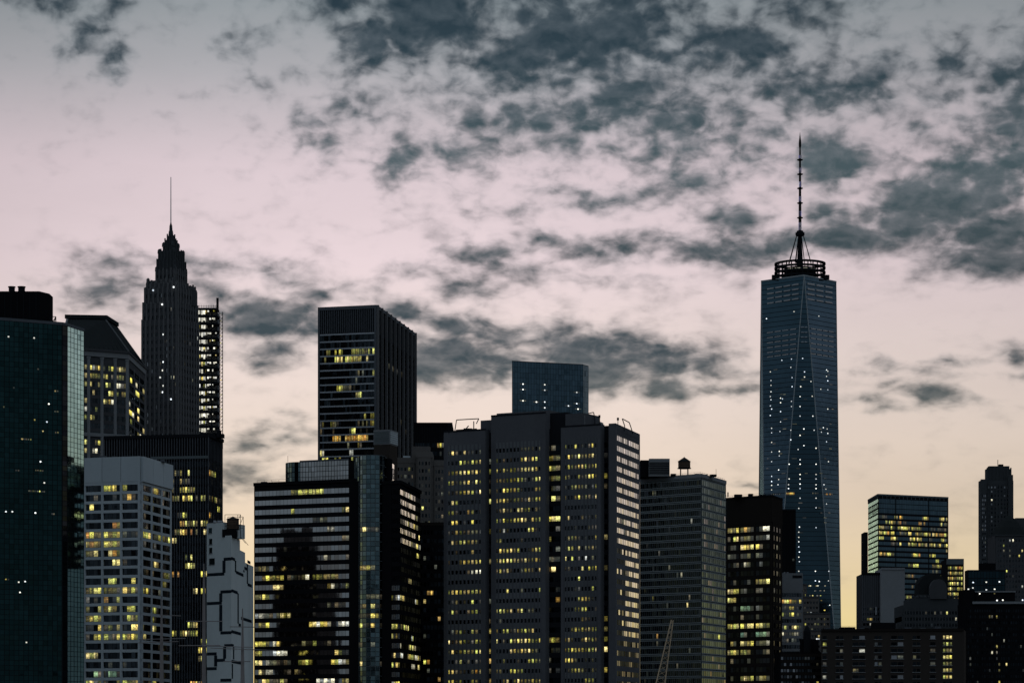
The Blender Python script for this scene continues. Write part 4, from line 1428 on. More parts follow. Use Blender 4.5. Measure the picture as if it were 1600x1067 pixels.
# ---- stepped art deco tower with needle
def deco_tower():
    D = 1400
    b = Bld('art_deco_tower', 'slim dark stepped art deco stone tower tapering to a tall needle spire', 'tower', 267, D)
    th = -math.radians(24)
    ct, st = math.cos(th), math.sin(th)
    rng = b.rng

    def sq(pxc, wpx, D_=D, notch=0.0):
        w = M(wpx, D_)
        a = w / (2 * (abs(ct) + abs(st)))
        cx, cy = X(pxc, D_), D_
        return [(cx + ct * u - st * v, cy + st * u + ct * v) for u, v in ((-a, -a), (a, -a), (a, a), (-a, a))]

    def tier(pxc, w, y0, y1, mt='stone_dark', fins=0, name='wall', win=None):
        q = sq(pxc, w)
        z0, z1 = (0 if y0 is None else Z(y0, D)), Z(y1, D)
        b.body(q, z1, mt, z0, name)
        zl = max(z0, Z(760, D))
        for F in (Face(q[0], q[1]), Face(q[1], q[2])):
            if fins:
                for k in range(fins + 1):
                    wf = F.L / fins * .34
                    b.vbar(F, min(max(k * F.L / fins, wf / 2), F.L - wf / 2), wf, zl, z1 + (.9 if k % 2 == 0 else .25), .5, 'stone_rib' if mt == 'stone_dark' else mt, 'pier')
                if win:
                    pitch = M(11.2, D)
                    rows = max(1, int((z1 - zl - 1) / pitch))
                    b.grid(F, F.L / fins * .15, F.L - F.L / fins * .15, z1 - .8, pitch, rows, fins * 2, pitch * .5, F.L / fins * .26, 'glass_dark', mt, None, win, ds=.2)
        return q
    wf = lambda r, c: rng.choices((None, 'lit_white', 'lit_dim', 'glass_grey', 'glass_black'), (.5, .004, .04, .08, .376))[0]
    tier(266, 85, None, 505, fins=8, win=wf)
    tier(266, 82, 505, 478, fins=8, win=wf)
    tier(266.5, 78, 478, 455, fins=7, win=wf)
    tier(267, 73, 455, 447, fins=7)
    tier(260, 58, 455, 441, fins=5)
    tier(267.5, 46, 447, 424, 'stone_dark', fins=5, win=wf)
    tier(267.5, 43, 424, 409, 'stone_crown', fins=5)
    tier(267.5, 38, 409, 396, 'stone_crown', fins=5)
    tier(267, 31, 396, 393, 'stone_crown', fins=4)
    tier(267, 23, 393, 385, 'stone_crown', fins=4)
    tier(267, 18, 385, 376, 'stone_crown', fins=3)
    tier(267, 11, 376, 369, 'stone_crown', fins=2)
    cx, cy = X(267, D), D
    drum('spire', b.root, cx, cy, [(M(4.0, D), Z(370, D)), (M(3.4, D), Z(362, D)), (M(2.6, D), Z(360, D)), (M(2.2, D), Z(353, D)), (M(1.2, D), Z(350, D)), (M(.9, D), Z(348, D))], 'stone_crown', 10)
    drum('needle', b.root, cx, cy, [(M(.85, D), Z(350, D)), (M(.55, D), Z(277, D))], 'metal_bright', 8)
    # corner pinnacles on the setbacks
    for (pc, w, y, h) in ((267.5, 46, 424, 7), (267.5, 38, 396, 6), (267, 78, 455, 5), (260, 58, 441, 5), (267, 23, 385, 6)):
        q = sq(pc, w * .94)
        for p in q[:3]:
            drum('pinnacle', b.root, p[0], p[1], [(.9, Z(y, D) - .5), (.8, Z(y - h * .6, D)), (.1, Z(y - h, D))], 'stone_crown', 6)
    # rounded turret on the right shoulder
    drum('turret', b.root, X(297, D), D + 2, [(M(8.5, D), Z(478, D)), (M(8.5, D), Z(452, D)), (M(7, D), Z(448, D)), (M(3, D), Z(446.5, D)), (.2, Z(446, D))], 'stone_dark', 14)
    q = sq(267.5, 46)
    for (px, py) in ((239, 455), (253, 477), (271, 450), (255, 524), (280, 526), (279, 537), (254, 580), (250, 591), (255, 604), (254, 614), (267, 625), (255, 567)):
        qq = sq(266, 85)
        F = Face(qq[0], qq[1])
        s = F.s_of(px)
        if 0 < s < F.L:
            y = F.A.y + F.t.y * s
            link('window', box_mesh(M(1.7, D), M(2.4, D), .62, 'star_light'), b.root, F.at(s, Z(py, y)))
    b.finish(300, 5)


deco_tower()


# ---- tower under construction with work lights
def frame_tower():
    D = 1480
    b = Bld('unfinished_tower', 'unfinished tower of open floors blazing with white work lights beside the spire', 'tower', 325, D)
    x0, x1 = X(304, D), X(340, D)
    yb = D + 22
    pitch = M(11.5, D)
    zt = Z(481, D)
    n = 28
    rng = b.rng
    F = Face((x0, D + 1.2), (x1, D + 1.2))
    b.body([(x0 + 1, D + 9), (x1 - 1, D + 9), (x1 - 1, yb), (x0 + 1, yb)], zt - 1, 'concrete_grey', 0, 'core_wall')
    for r in range(n):
        z = zt - r * pitch
        block('floor_slab', b.root, x0, x1, D, D + 8.9, z - pitch * .28, z, 'metal_dark')
        # row of bare work lamps under the slab, dying out to the right
        k = 0
        while k < 11:
            if rng.random() < (.95 if k < 6 else .6):
                s = .3 + k * (F.L - .6) / 11
                hh = pitch * (rng.uniform(.36, .6) if k < 6 else rng.uniform(.14, .3))
                z1 = z - pitch * .3
                b.panes.append((F, s, z1 - hh, (F.L - .6) / 11 * rng.uniform(.7, .98), hh, 'work_light' if rng.random() < .85 else 'lit_yellow', .1))
            k += 1
        for k in range(5):
            x = x0 + .3 + k * (x1 - x0 - .6) / 4
            block('column', b.root, x - .25, x + .25, D + .4, D + .9, z - pitch, z - pitch * .28, 'metal_dark')
    # hoist mast with its ladder lattice
    hx0, hx1 = X(341.5, D), X(347, D)
    segs = []
    zz = Z(486, D)
    zb = Z(700, D)
    for (x, y) in ((hx0, D + 2), (hx1, D + 2), (hx0, D + 4), (hx1, D + 4)):
        segs.append(((x, y, zb), (x, y, zz)))
    k = 0
    z = zb
    while z < zz - 2:
        segs.append(((hx0, D + 2, z), (hx1, D + 2, z)))
        segs.append(((hx0, D + 2, z), (hx1, D + 2, z + 1.9)))
        z += 1.9
    bars('hoist_lattice', b.root, segs, .13, 'metal_dark')
    for i in range(17):
        link('hoist_lamp', box_mesh(.5, .5, .1, 'lit_yellow'), b.root, Matrix.Translation((hx0 + .8, D + 1.9, Z(490 + i * 11.5, D))))
    block('mast', b.root, X(337, D), X(340.5, D), D + 3, D + 4.2, zt, Z(464, D), 'metal_dark')
    segs = []
    for i in range(9):
        x = x0 + 1 + i * (x1 - x0 - 2) / 8
        segs.append(((x, D + 1, zt), (x, D + 1, zt + M(5, D))))
    segs.append(((x0 + 1, D + 1, zt + M(3, D)), (x1 - 1, D + 1, zt + M(3, D))))
    bars('starter_bars', b.root, segs, .1, 'metal_dark')
    b.finish(300, 3)


frame_tower()


# ---- broad slab with tall columns on its flank
def slab_tower():
    D = 1500
    L, C, R = corners([497, 588, 648], [482, 478, 522], D, 1)
    b = Bld('office_tower', 'tall slab tower with a louvred crown and heavy vertical columns down its flank', 'tower', 570, D)
    zt = Z(478, D)
    b.body(quad(L, C, R), zt, 'metal_dark')
    FL, FR = Face(L, C), Face(C, R)
    pitch = M(11.25, D)
    z0 = Z(519, D)
    rows = min(rows_to(z0, pitch, D), 26)
    rng = b.rng
    spec = {2: (.55, 'lit_yellow'), 3: (.8, 'lit_yellow'), 4: (.05, 'lit_white'), 5: (.4, 'lit_dim'), 6: (.15, 'lit_dim'), 7: (.5, 'lit_dim'), 8: (.3, 'lit_yellow'), 9: (.1, 'lit_dim'), 11: (.2, 'lit_yellow'),
            12: (.4, 'lit_dim'), 13: (.3, 'lit_dim'), 14: (.0, 'lit_orange'), 15: (.3, 'lit_dim'), 16: (.1, 'lit_white'), 17: (.35, 'lit_yellow')}
    cols = 26

    litm = {}
    for r, (p, mt) in spec.items():
        c = 0
        while c < cols:
            n_ = rng.randint(1, 4)
            if rng.random() < p:
                for k in range(c, min(c + n_, cols)):
                    if rng.random() < .85:
                        litm[(r, k)] = mt if rng.random() < .7 else 'lit_yellow'
            c += n_
    for k in range(6, 23):
        if k not in (10, 11):
            litm[(14, k)] = 'lit_orange'
    lf = lambda r, c: litm.get((r, c))
    b.grid(FL, 1.1, FL.L - 1.0, z0, pitch, rows, cols, pitch * .20, .14, 'glass_dark', 'metal_bright', None, lf, ds=.22)
    for k in range(cols + 1):
        b.vbar(FL, 1.1 + k * (FL.L - 2.1) / cols, .10, z0 - rows * pitch, z0, .16, 'metal_dark', 'mullion')
    for k in range(30):
        s = 1.1 + k * (FL.L - 2.1) / 29
        b.vbar(FL, s, .32, z0 + .3, zt - 1.5, .35, 'metal_fin', 'louver')
    b.hbar(FL, 0, FL.L, zt - 1.3, 1.8, .5, 'metal_fin', 'roof_edge')
    b.hbar(FR, 0, FR.L, zt - 1.3, 1.8, .5, 'metal_fin', 'roof_edge')
    for s in (.5, FL.L - .5):
        b.vbar(FL, s, .9, 0, zt, .6, 'metal_fin', 'corner_column')
    # flank: nine columns
    for k in range(10):
        s = min(max(k * FR.L / 9, .8), FR.L - .8)
        b.vbar(FR, s, 1.5, 0, zt + .5, 1.3, 'stone_rib', 'column')
    lf2 = lambda r, c: 'lit_dim' if (r == 3 and c in range(6, 18)) or (rng.random() < .02) else None
    b.grid(FR, 1, FR.L - 1, z0, pitch, rows, 27, pitch * .22, .2, 'glass_black', 'granite_black', None, lf2, ds=.1)
    b.finish(300, 4)


slab_tower()


# ---- building pieces between the banded and the charcoal towers
def brown_tower():
    D = 1180
    b = Bld('brick_tower', 'brown brick tower top with a pale louvred machine room, above the glass cylinder', 'tower', 600, D)
    L, C, R = corners([584, 609, 621], [673, 672, 676], D, 1)
    q = quad(L, C, R)
    z1, zm = Z(672, D), Z(694, D)
    b.body(q, zm, 'brick_brown')
    cx, cy = sum(p[0] for p in q) / 4, sum(p[1] for p in q) / 4
    mr = b.body([(cx + (p[0] - cx) * 1.02, cy + (p[1] - cy) * 1.02) for p in q], z1, 'concrete_grey', zm + .01, 'machine_room')
    FL, FR = Face(L, C), Face(C, R)
    for F, mt in ((FL, 'metal_aluminium'), (FR, 'concrete_pale')):
        for k in range(6):
            link('louver', box_mesh(F.L - .6, (z1 - zm) / 6 * .7, .3, mt), mr, F.at(.3, zm + .5 + k * (z1 - zm - .6) / 6))
        b.hbar(F, 0, F.L, z1 - .4, .6, .3, 'concrete_grey', 'coping')
    b.grid(FL, .6, FL.L - .6, zm - 4.5, M(12, D), 6, 3, M(7, D), 1.2, 'glass_black', 'brick_brown', 'brick_brown')
    b.finish()


brown_tower()


def tan_block():
    D = 1220
    b = Bld('apartment_building', 'tan stepped apartment block with rows of small windows, beside the charcoal tower', 'building', 655, D)
    rng = b.rng

    def wing(p0, p1, y, d0, d1, cols, ext=0):
        F = Face((X(p0, D + d0), D + d0), (X(p1, D + d0), D + d0))
        zt = Z(y, D + d0)
        block('wall', b.root, X(p0, D + d0), X(p1, D + d0), D + d0, D + d1, 0, zt, 'stone_tan')
        pitch = M(11.6, D)
        rows = int((zt - Z(860, D)) / pitch)
        lf = lambda r, c: rng.choices((None, 'lit_yellow', 'lit_dim', 'glass_black'), (.5, .045, .09, .36))[0]
        b.grid(F, .6, F.L - .6, zt - 2.2, pitch, rows, cols, pitch * .52, (F.L - 1.2) / cols * .42, 'glass_dark', 'stone_tan', 'stone_tan', lf, ds=.3, dp=.34)
        b.hbar(F, 0, F.L, zt - 2.1, 2.4, .45, 'stone_tan', 'parapet')
    wing(617, 650, 716, 0, 20, 5)
    wing(650.3, 676, 707, -3, 16, 4)
    wing(676.3, 706, 720, -1, 16, 5)
    block('roof_unit', b.root, X(644, D + 8), X(672, D + 8), D + 6, D + 14, Z(717, D), Z(698, D + 8), 'stone_tan')
    block('roof_unit', b.root, X(630, D + 8), X(641, D + 8), D + 8, D + 14, Z(717, D), Z(712, D + 8), 'concrete_pale')
    b.finish(300, 3)


tan_block()


def dark_infill():
    D = 1090
    b = Bld('office_building', 'black infill building with a few orange windows between the banded and charcoal towers', 'building', 674, D)
    x0, x1 = X(654, D), X(696, D)
    zt = Z(817, D)
    block('wall', b.root, x0, x1, D, D + 25, 0, zt, 'granite_black')
    F = Face((x0, D), (x1, D))
    pitch = M(13.5, D)
    lit = {(3, 1): 'lit_dim', (7, 2): 'lit_orange', (7, 3): 'lit_orange', (8, 1): 'lit_yellow', (10, 5): 'lit_orange', (12, 1): 'lit_dim', (15, 1): 'lit_yellow', (15, 2): 'lit_orange', (16, 2): 'lit_dim', (17, 5): 'lit_orange',
           (18, 1): 'lit_orange', (18, 2): 'lit_orange', (18, 3): 'lit_yellow', (4, 4): 'lit_dim'}
    b.grid(F, .3, F.L - .3, zt - 1, pitch, rows_to(zt, pitch, D), 7, pitch * .5, .4, 'glass_black', 'granite_black', 'granite_black', lambda r, c: lit.get((r, c)), ds=.15, dp=.2)
    b.hbar(F, 0, F.L, zt - .9, 1.2, .3, 'granite_brown', 'parapet')
    b.finish()


dark_infill()


def black_box_back():
    D = 1330
    b = Bld('office_tower', 'black flat-topped block rising behind the tan apartment building', 'tower', 676, D)
    x0, x1 = X(647, D), X(707, D)
    zt = Z(661.5, D)
    block('wall', b.root, x0, x1, D, D + 30, 0, zt, 'granite_black')
    F = Face((x0, D), (x1, D))
    for k in range(16):
        b.vbar(F, .4 + k * (F.L - .8) / 15, .25, Z(760, D), zt - 1, .3, 'metal_dark', 'fin')
    b.hbar(F, 0, F.L, zt - 1, 1.4, .5, 'granite_black', 'roof_edge')
    lit = {(0, 9): 'lit_orange', (0, 10): 'lit_yellow', (0, 11): 'lit_dim', (1, 10): 'lit_dim', (2, 12): 'lit_yellow'}
    b.grid(F, .4, F.L - .4, Z(686, D), M(13, D), 5, 15, M(6, D), .3, 'glass_black', 'granite_black', None, lambda r, c: lit.get((r, c)), ds=.1)
    b.finish()


black_box_back()
# ================================================================== FAR ROW
def point_lights(b, F, spots, w=2.0, h=1.7, streak=True):
    """tiny lit offices given by photograph column and row"""
    for (px, py) in spots:
        s = F.s_of(px)
        y = F.A.y + F.t.y * s
        b.panes.append((F, s - M(w, y) / 2, Z(py, y) - M(h, y) / 2, M(w, y), M(h, y), 'star_light', .28))
        if streak:
            b.panes.append((F, s - M(w * 2.6, y), Z(py, y) - M(h, y) * .4, M(w * 5.2, y), M(h, y) * .8, 'lit_dim', .24))


def blue_box():
    D = 2050
    L, C, R = corners([800, 911, 919.5], [564, 569.5, 571.5], D, 0)
    b = Bld('glass_tower', 'plain dark blue glass box rising behind the charcoal tower', 'tower', 860, D)
    zt = Z(564, D)
    b.body(quad(L, C, R), zt, 'metal_dark')
    FL, FR = Face(L, C), Face(C, R)
    for F, nc in ((FL, 26), (FR, 4)):
        pitch = M(8.4, D)
        rows = 14
        b.grid(F, 0, F.L, zt - .3, pitch, rows, nc, .10, .14, 'glass_blue', 'metal_dark', 'metal_dark', None, ds=.06, dp=.10)
    point_lights(b, FL, [(817, 600), (817, 608.5), (817, 626), (851, 601), (851, 609.5), (851, 628), (851, 637), (901, 613), (901, 630.5), (903, 639), (838, 628), (888, 634)])
    b.hbar(FL, 0, FL.L, zt - .3, .5, .25, 'metal_fin', 'parapet')
    b.finish(300, 12)


blue_box()


# ---- the tall tapering tower with the mast
def tapering_tower():
    D = 2302
    b = Bld('skyscraper', 'tallest blue glass skyscraper with tapering triangular faces and a ringed mast', 'skyscraper', 1248.5, D)
    cx, cy = X(1248.0, D), D
    a = M(117, D) / 2
    yaw = math.radians(2.5)
    cr, sr = math.cos(yaw), math.sin(yaw)
    rot = lambda u, v: (cx + cr * u - sr * v, cy + sr * u + cr * v)
    base = [rot(-a, -a), rot(a, -a), rot(a, a), rot(-a, a)]
    top = [rot(0, -a), rot(a, 0), rot(0, a), rot(-a, 0)]
    zb, zt = 57.0, Z(440, D)
    block('podium', b.root, cx - a, cx + a, cy - a, cy + a, 0, zb - .01, 'metal_aluminium')
    vb = [Vector((p[0], p[1], zb)) for p in base]
    vt = [Vector((p[0], p[1], zt)) for p in top]
    # eight tall triangles, one glass face each
    tris = []
    for i in range(4):
        tris.append((vb[i], vb[(i + 1) % 4], vt[i]))
    for i in range(4):
        tris.append((vt[i], vb[(i + 1) % 4], vt[(i + 1) % 4]))
    facets = []
    for (p, q, r) in tris:
        n = (q - p).cross(r - p).normalized()
        if n.dot(Vector((p.x + q.x + r.x, p.y + q.y + r.y, 0)) / 3 - Vector((cx, cy, 0))) < 0:
            p, q = q, p
            n = -n
        me = raw_mesh('glass_face', [tuple(p), tuple(q), tuple(r), tuple(p - n * .3), tuple(q - n * .3), tuple(r - n * .3)],
                      [(0, 1, 2), (5, 4, 3), (0, 3, 4, 1), (1, 4, 5, 2), (2, 5, 3, 0)], 'glass_sky')
        link('glass_face', me, b.root)
        facets.append((p, q, r, n))
    link('roof', raw_mesh('roof', [tuple(v) for v in vt], [(0, 1, 2, 3)], 'roof_tar'), b.root)
    # bright steel edges
    for i in range(4):
        for j in (i, (i - 1) % 4):
            bar('steel_edge', b.root, vb[i], vt[j], .42, 'metal_steel', 5)
        bar('steel_edge', b.root, vt[i], vt[(i + 1) % 4], .75, 'metal_steel', 5)

    def on(n, p0, px, py, out):
        d = Vector(((px - 800) / FPX, 1.0, (HOR - py) / FPX))
        o = Vector((0, 0, CAMZ))
        k = n.dot(p0 - o) / n.dot(d)
        return o + d * k + n * out

    def frame(n, P):
        x = Vector((-n.y, n.x, 0)).normalized()
        z = n.cross(x) * -1
        if z.z < 0:
            z = -z
        y = z.cross(x)
        return Matrix(((x.x, y.x, z.x, P.x), (x.y, y.y, z.y, P.y), (x.z, y.z, z.z, P.z), (0, 0, 0, 1)))

    front = facets[0]
    left = facets[7] if facets[7][3].y < 0 else facets[4]
    right = facets[4]
    # choose faces turned towards the river: front, and the two roof-based ones beside it
    cand = [f for f in facets if f[3].y < -.3]
    front = min(cand, key=lambda f: f[3].y)
    oth = [f for f in cand if f is not front]
    left = min(oth, key=lambda f: f[3].x)
    right = max(oth, key=lambda f: f[3].x)

    def span(f, z, front_):
        """ends of a facet at height z"""
        p, q, r, n = f
        pts = []
        for u, v in ((p, q), (q, r), (r, p)):
            if abs(u.z - v.z) > 1e-3:
                k = (z - u.z) / (v.z - u.z)
                if 0 <= k <= 1:
                    pts.append(u + (v - u) * k)
        pts.sort(key=lambda w: w.x)
        return pts[0], pts[-1]
    nfl = 92
    for f in (front, left, right):
        for k in range(12, nfl):
            z = zb + (zt - zb) * k / nfl
            u, v = span(f, z, 0)
            if (v - u).length < 1.5:
                continue
            n = f[3]
            V_ = []
            for e in (u, v):
                for (dz, o) in ((0, .02), (0, .16), (.34, .16), (.34, .02)):
                    V_.append(tuple(e + n * o + Vector((0, 0, dz))))
            link('transom', raw_mesh('transom', V_, [(0, 1, 5, 4), (1, 2, 6, 5), (2, 3, 7, 6), (3, 0, 4, 7), (3, 2, 1, 0), (4, 5, 6, 7)], 'metal_dark'), b.root)
    # plant-room louvres near the top
    def louvers(f, px0, px1, ys, ncol, slope, h):
        for j, y in enumerate(ys):
            for c in range(ncol):
                u = px0 + (px1 - px0) * (c + .08) / ncol
                v = px0 + (px1 - px0) * (c + .86) / ncol
                P = on(f[3], f[0], u, y + slope * (u - px0), .25)
                Q = on(f[3], f[0], v, y + slope * (v - px0), .25)
                z0 = P.z
                nn = f[3] * .2
                V_ = [tuple(w + Vector((0, 0, dz)) + o) for o in (nn * 0, nn) for w in (P, Q) for dz in (0, h)]
                link('louver', raw_mesh('louver', V_, [(4, 6, 7, 5), (0, 1, 3, 2), (0, 4, 5, 1), (2, 3, 7, 6), (1, 5, 7, 3), (0, 2, 6, 4)], 'metal_bright'), b.root)
    louvers(left, 1198, 1250, (453, 460.5, 468, 475.5), 4, -.16, 1.0)
    louvers(right, 1260, 1302, (444, 452, 460, 468), 3, .16, 1.0)
    louvers(left, 1198, 1246, (521, 529, 537, 544.5, 552, 559), 4, -.14, .75)
    louvers(right, 1266, 1303, (514, 521.5, 529, 537, 545, 553), 4, .16, .75)
    louvers(front, 1251, 1262, (512, 520, 527.5, 535), 2, 0, .8)

    def lamp(f, px, py, w=1.6, h=1.5, mt='star_light', out=.3):
        P = on(f[3], f[0], px, py, out)
        mw = frame(f[3], P)
        link('window', box_mesh(M(w, D), M(h, D), .1, mt), b.root, mw @ Matrix.Translation((-M(w, D) / 2, 0, -M(h, D) / 2)))
    FR_ = [(1254, 560), (1257, 581), (1257, 589), (1251, 604), (1250, 619.5), (1250, 635), (1250, 650), (1256, 670), (1250, 680), (1256, 696), (1247, 702), (1250, 718), (1250, 725), (1250, 741), (1250, 748),
           (1250, 756), (1250, 763), (1250, 778), (1248, 794), (1275, 700), (1275, 725), (1275, 741), (1275, 748), (1275, 757), (1275, 763), (1275, 778), (1275, 793), (1275, 824), (1232, 757), (1233, 748), (1232, 763), (1233, 725),
           (1248, 831), (1249, 823), (1248, 839), (1248, 846), (1248, 854), (1249, 862), (1248, 870), (1249, 877), (1248, 892), (1274, 892), (1274, 907), (1280, 908), (1295, 892), (1267, 596), (1269, 619), (1270, 650), (1272, 672)]
    for (px, py) in FR_:
        lamp(front, px, py)
    for (px, py) in ((1222, 563), (1237, 561), (1236, 574), (1238, 590), (1238, 604), (1237, 627), (1237, 635), (1236, 672), (1236, 687), (1204, 581), (1205, 594.5), (1205, 602), (1205, 612), (1204, 619.5), (1205, 624.5), (1220, 622), (1223, 623), (1220, 629),
                     (1204, 634), (1206, 639), (1204, 649), (1220, 643), (1220, 659), (1206, 669), (1206, 676), (1219, 674), (1206, 691), (1206, 706), (1218, 705), (1218, 712), (1206, 721), (1217, 734), (1206, 744), (1217, 749), (1206, 752), (1206, 758),
                     (1216, 757), (1206, 765), (1198, 498), (1250 - 9, 487)):
        lamp(left, px, py, 1.5, 1.4)
    for (px, py) in ((1279, 494), (1291, 578), (1293, 580), (1291, 588), (1293, 595), (1282, 608), (1293, 609), (1293, 639), (1286, 668), (1292, 670), (1283, 675), (1293, 677), (1291, 690), (1294, 721), (1287, 757), (1290, 764), (1291, 787), (1294, 907), (1296, 945)):
        lamp(right, px, py, 1.5, 1.4)
    for i in range(8):
        lamp(front, 1229 + i * 1.6, 771, 1.4, 3.4, 'lit_orange' if i % 3 else 'lit_yellow', .28)
    for i in range(5):
        lamp(front, 1270 + i * 2.0, 770.5, 1.4, 2.4, 'lit_dim', .28)
        lamp(left, 1206 + i * 3.2, 772, 2.2, 1.6, 'lit_dim', .28)
        lamp(right, 1289 + i * 2.6, 772, 2.0, 2.6, 'lit_orange' if i % 2 else 'lit_dim', .28)
    rng = b.rng
    for i in range(70):                              # busy low floors seen past the neighbours
        lamp(front, rng.uniform(1263, 1290), 915 + 7.6 * rng.randint(0, 10), rng.uniform(1.2, 3.0), 1.8, rng.choice(('lit_yellow', 'lit_dim', 'lit_white', 'lit_dim')), .29)
    for i in range(40):
        f = rng.choice((front, left, right))
        px = {0: (1240, 1262), 1: (1198, 1232), 2: (1280, 1301)}[0 if f is front else (1 if f is left else 2)]
        lamp(f, rng.uniform(*px), 570 + 7.7 * rng.randint(0, 34), rng.uniform(4, 8), 1.2, 'lit_dim', .22)
    # ring platform
    mx, my = X(1250, D), D
    zr0, zr1 = Z(435, D), Z(413, D)
    r = M(40, D)
    for (z, rr) in ((zr0, .97), (zr0 + (zr1 - zr0) * .3, 1.0), (zr0 + (zr1 - zr0) * .64, 1.0), (zr1 - .8, 1.0)):
        v, f_ = [], []
        n = 40
        for i in range(n):
            an = 2 * math.pi * i / n
            for (q, dz) in ((r * rr, 0), (r * rr, 1.5), (r * rr * .9, 1.5), (r * rr * .9, 0)):
                v.append((mx + q * math.cos(an), my + q * math.sin(an), z + dz))
        for i in range(n):
            for j in range(4):
                f_.append((i * 4 + j, ((i + 1) % n) * 4 + j, ((i + 1) % n) * 4 + (j + 1) % 4, i * 4 + (j + 1) % 4))
        ring = link('mast_ring', raw_mesh('mast_ring', v, f_, 'metal_dark'), b.root)
    for i in range(28):
        an = 2 * math.pi * i / 28
        x, y = mx + r * .96 * math.cos(an), my + r * .96 * math.sin(an)
        bar('ring_post', ring, (x, y, zt - 1), (x, y, zr1 + .5), .5, 'metal_dark', 5)
    drum('mast_base', b.root, mx, my, [(r * .62, zt - .5), (r * .62, zr1 - 3.5)], 'metal_dark', 24)
    for i in range(13):
        an = -math.pi / 2 + (i - 6) * .16
        x, y = mx + r * .64 * math.cos(an), my + r * .64 * math.sin(an)
        bar('ring_lamp', ring, (x - 1.2, y, zr0 + 6.2), (x + 1.2, y, zr0 + 6.2), .45, 'lit_white' if i % 3 else 'lit_dim', 4)
    # guy cables
    zk = Z(366, D)
    for i in range(8):
        an = 2 * math.pi * (i + .35) / 8
        bar('guy_cable', b.root, (mx + M(19, D) * math.cos(an), my + M(19, D) * math.sin(an), zr1), (mx + M(5, D) * math.cos(an), my + M(5, D) * math.sin(an), zk), .32, 'metal_dark', 5)
    # mast
    mst = drum('mast', b.root, mx, my, [(M(4.4, D), zt), (M(4.2, D), Z(400, D)), (M(3.2, D), Z(385, D)), (M(2.6, D), Z(370, D)), (M(2.3, D), Z(340, D)), (M(1.9, D), Z(295, D)), (M(1.5, D), Z(245, D)), (M(1.2, D), Z(232, D)), (M(2.0, D), Z(228, D)), (M(1.9, D), Z(222, D)), (M(.5, D), Z(211, D)), (M(.2, D), Z(207, D))], 'metal_dark', 12)
    drum('mast_collar', mst, mx, my, [(M(3.5, D), Z(370, D)), (M(7, D), Z(368, D)), (M(7.2, D), Z(364, D)), (M(5, D), Z(362.5, D)), (M(5, D), Z(361, D)), (M(2.5, D), Z(360.5, D))], 'metal_dark', 16)
    for y in (340.5, 317.5, 294.5, 272.5, 250):
        drum('mast_disc', mst, mx, my, [(M(2.2, D), Z(y + 1.6, D)), (M(4.6, D), Z(y + .6, D)), (M(4.6, D), Z(y - .4, D)), (M(2.0, D), Z(y - 1.4, D))], 'metal_dark', 12)
        rr = M(2.3, D)
        for k in range(3):
            an = -math.pi / 2 + (k - 1) * .8
            bar('mast_lamp', mst, (mx + rr * math.cos(an), my + rr * math.sin(an), Z(y - 2.2, D)), (mx + rr * math.cos(an), my + rr * math.sin(an), Z(y - (10 if y > 260 else 7), D)), M(.45, D), 'mast_light', 6)
    rr = M(2.6, D)
    for k in range(3):
        an = -math.pi / 2 + (k - 1) * .8
        bar('mast_lamp', mst, (mx + rr * math.cos(an), my + rr * math.sin(an), Z(360, D)), (mx + rr * math.cos(an), my + rr * math.sin(an), Z(348, D)), M(.5, D), 'mast_light', 6)
    # clutter on the parapet
    for (p0, p1) in ((1204, 1209), (1285, 1293)):
        block('roof_unit', b.root, X(p0, D), X(p1, D), D - 14, D - 10, zt - .2, zt + 3.2, 'metal_dark')
    b.finish()


tapering_tower()


def crown_glass_tower():
    D = 2420
    L, C, R = corners([1356.5, 1372, 1481.5], [781, 772, 777], D, 1)
    b = Bld('glass_tower', 'square glass tower with rows of yellow lights and a pale flank beside the sunset gap', 'tower', 1420, D)
    zt = Z(772, D)
    b.body(quad(L, C, R), zt, 'metal_dark')
    FL, FR = Face(L, C), Face(C, R)
    rng = b.rng
    pitch = M(8.3, D)
    z0 = Z(801, D)
    pal = (('lit_yellow', .7), ('lit_dim', .2), ('lit_orange', .1))
    rows = 26
    dens = [.5, .8, .75, .7, .75, .65, .12, .25, .25, .3, .08, .3, .3, .35, .1, .9, .2, .05, .2, .7, .2, .4, .2, .2, .1, .2]
    lt = runs(rng, rows, 40, dens, (2, 7), .12, pal)
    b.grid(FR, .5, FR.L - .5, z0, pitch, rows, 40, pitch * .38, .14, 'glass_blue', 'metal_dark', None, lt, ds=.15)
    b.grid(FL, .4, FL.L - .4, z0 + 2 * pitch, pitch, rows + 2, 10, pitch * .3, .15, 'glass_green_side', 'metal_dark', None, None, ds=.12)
    nm = 5
    for F, nc in ((FR, 40), (FL, 10)):
        b.grid(F, .4, F.L - .4, zt - M(6, D), M(7.6, D), 3, nc, .5, .14, 'glass_blue' if F is FR else 'glass_green_side', 'metal_dark', None, None, ds=.12)
        b.hbar(F, 0, F.L, zt - 1, 1.4, .5, 'metal_aluminium', 'roof_edge')
        for k in range(18):
            b.vbar(F, .3 + k * (F.L - .6) / 17, .35, zt - M(6, D), zt - 1, .4, 'metal_aluminium', 'crown_post')
    for s in (.4, FR.L * .25, FR.L * .72, FR.L - .4):
        b.vbar(FR, s, .7, z0 - rows * pitch, zt - 1, .4, 'metal_dark', 'pier')
    # lower dark wing on the left
    block('wing', b.root, X(1350.5, D + 8), X(1356, D + 8), D + 8, D + 30, 0, Z(830, D), 'metal_dark')
    b.finish(300, 3)


crown_glass_tower()


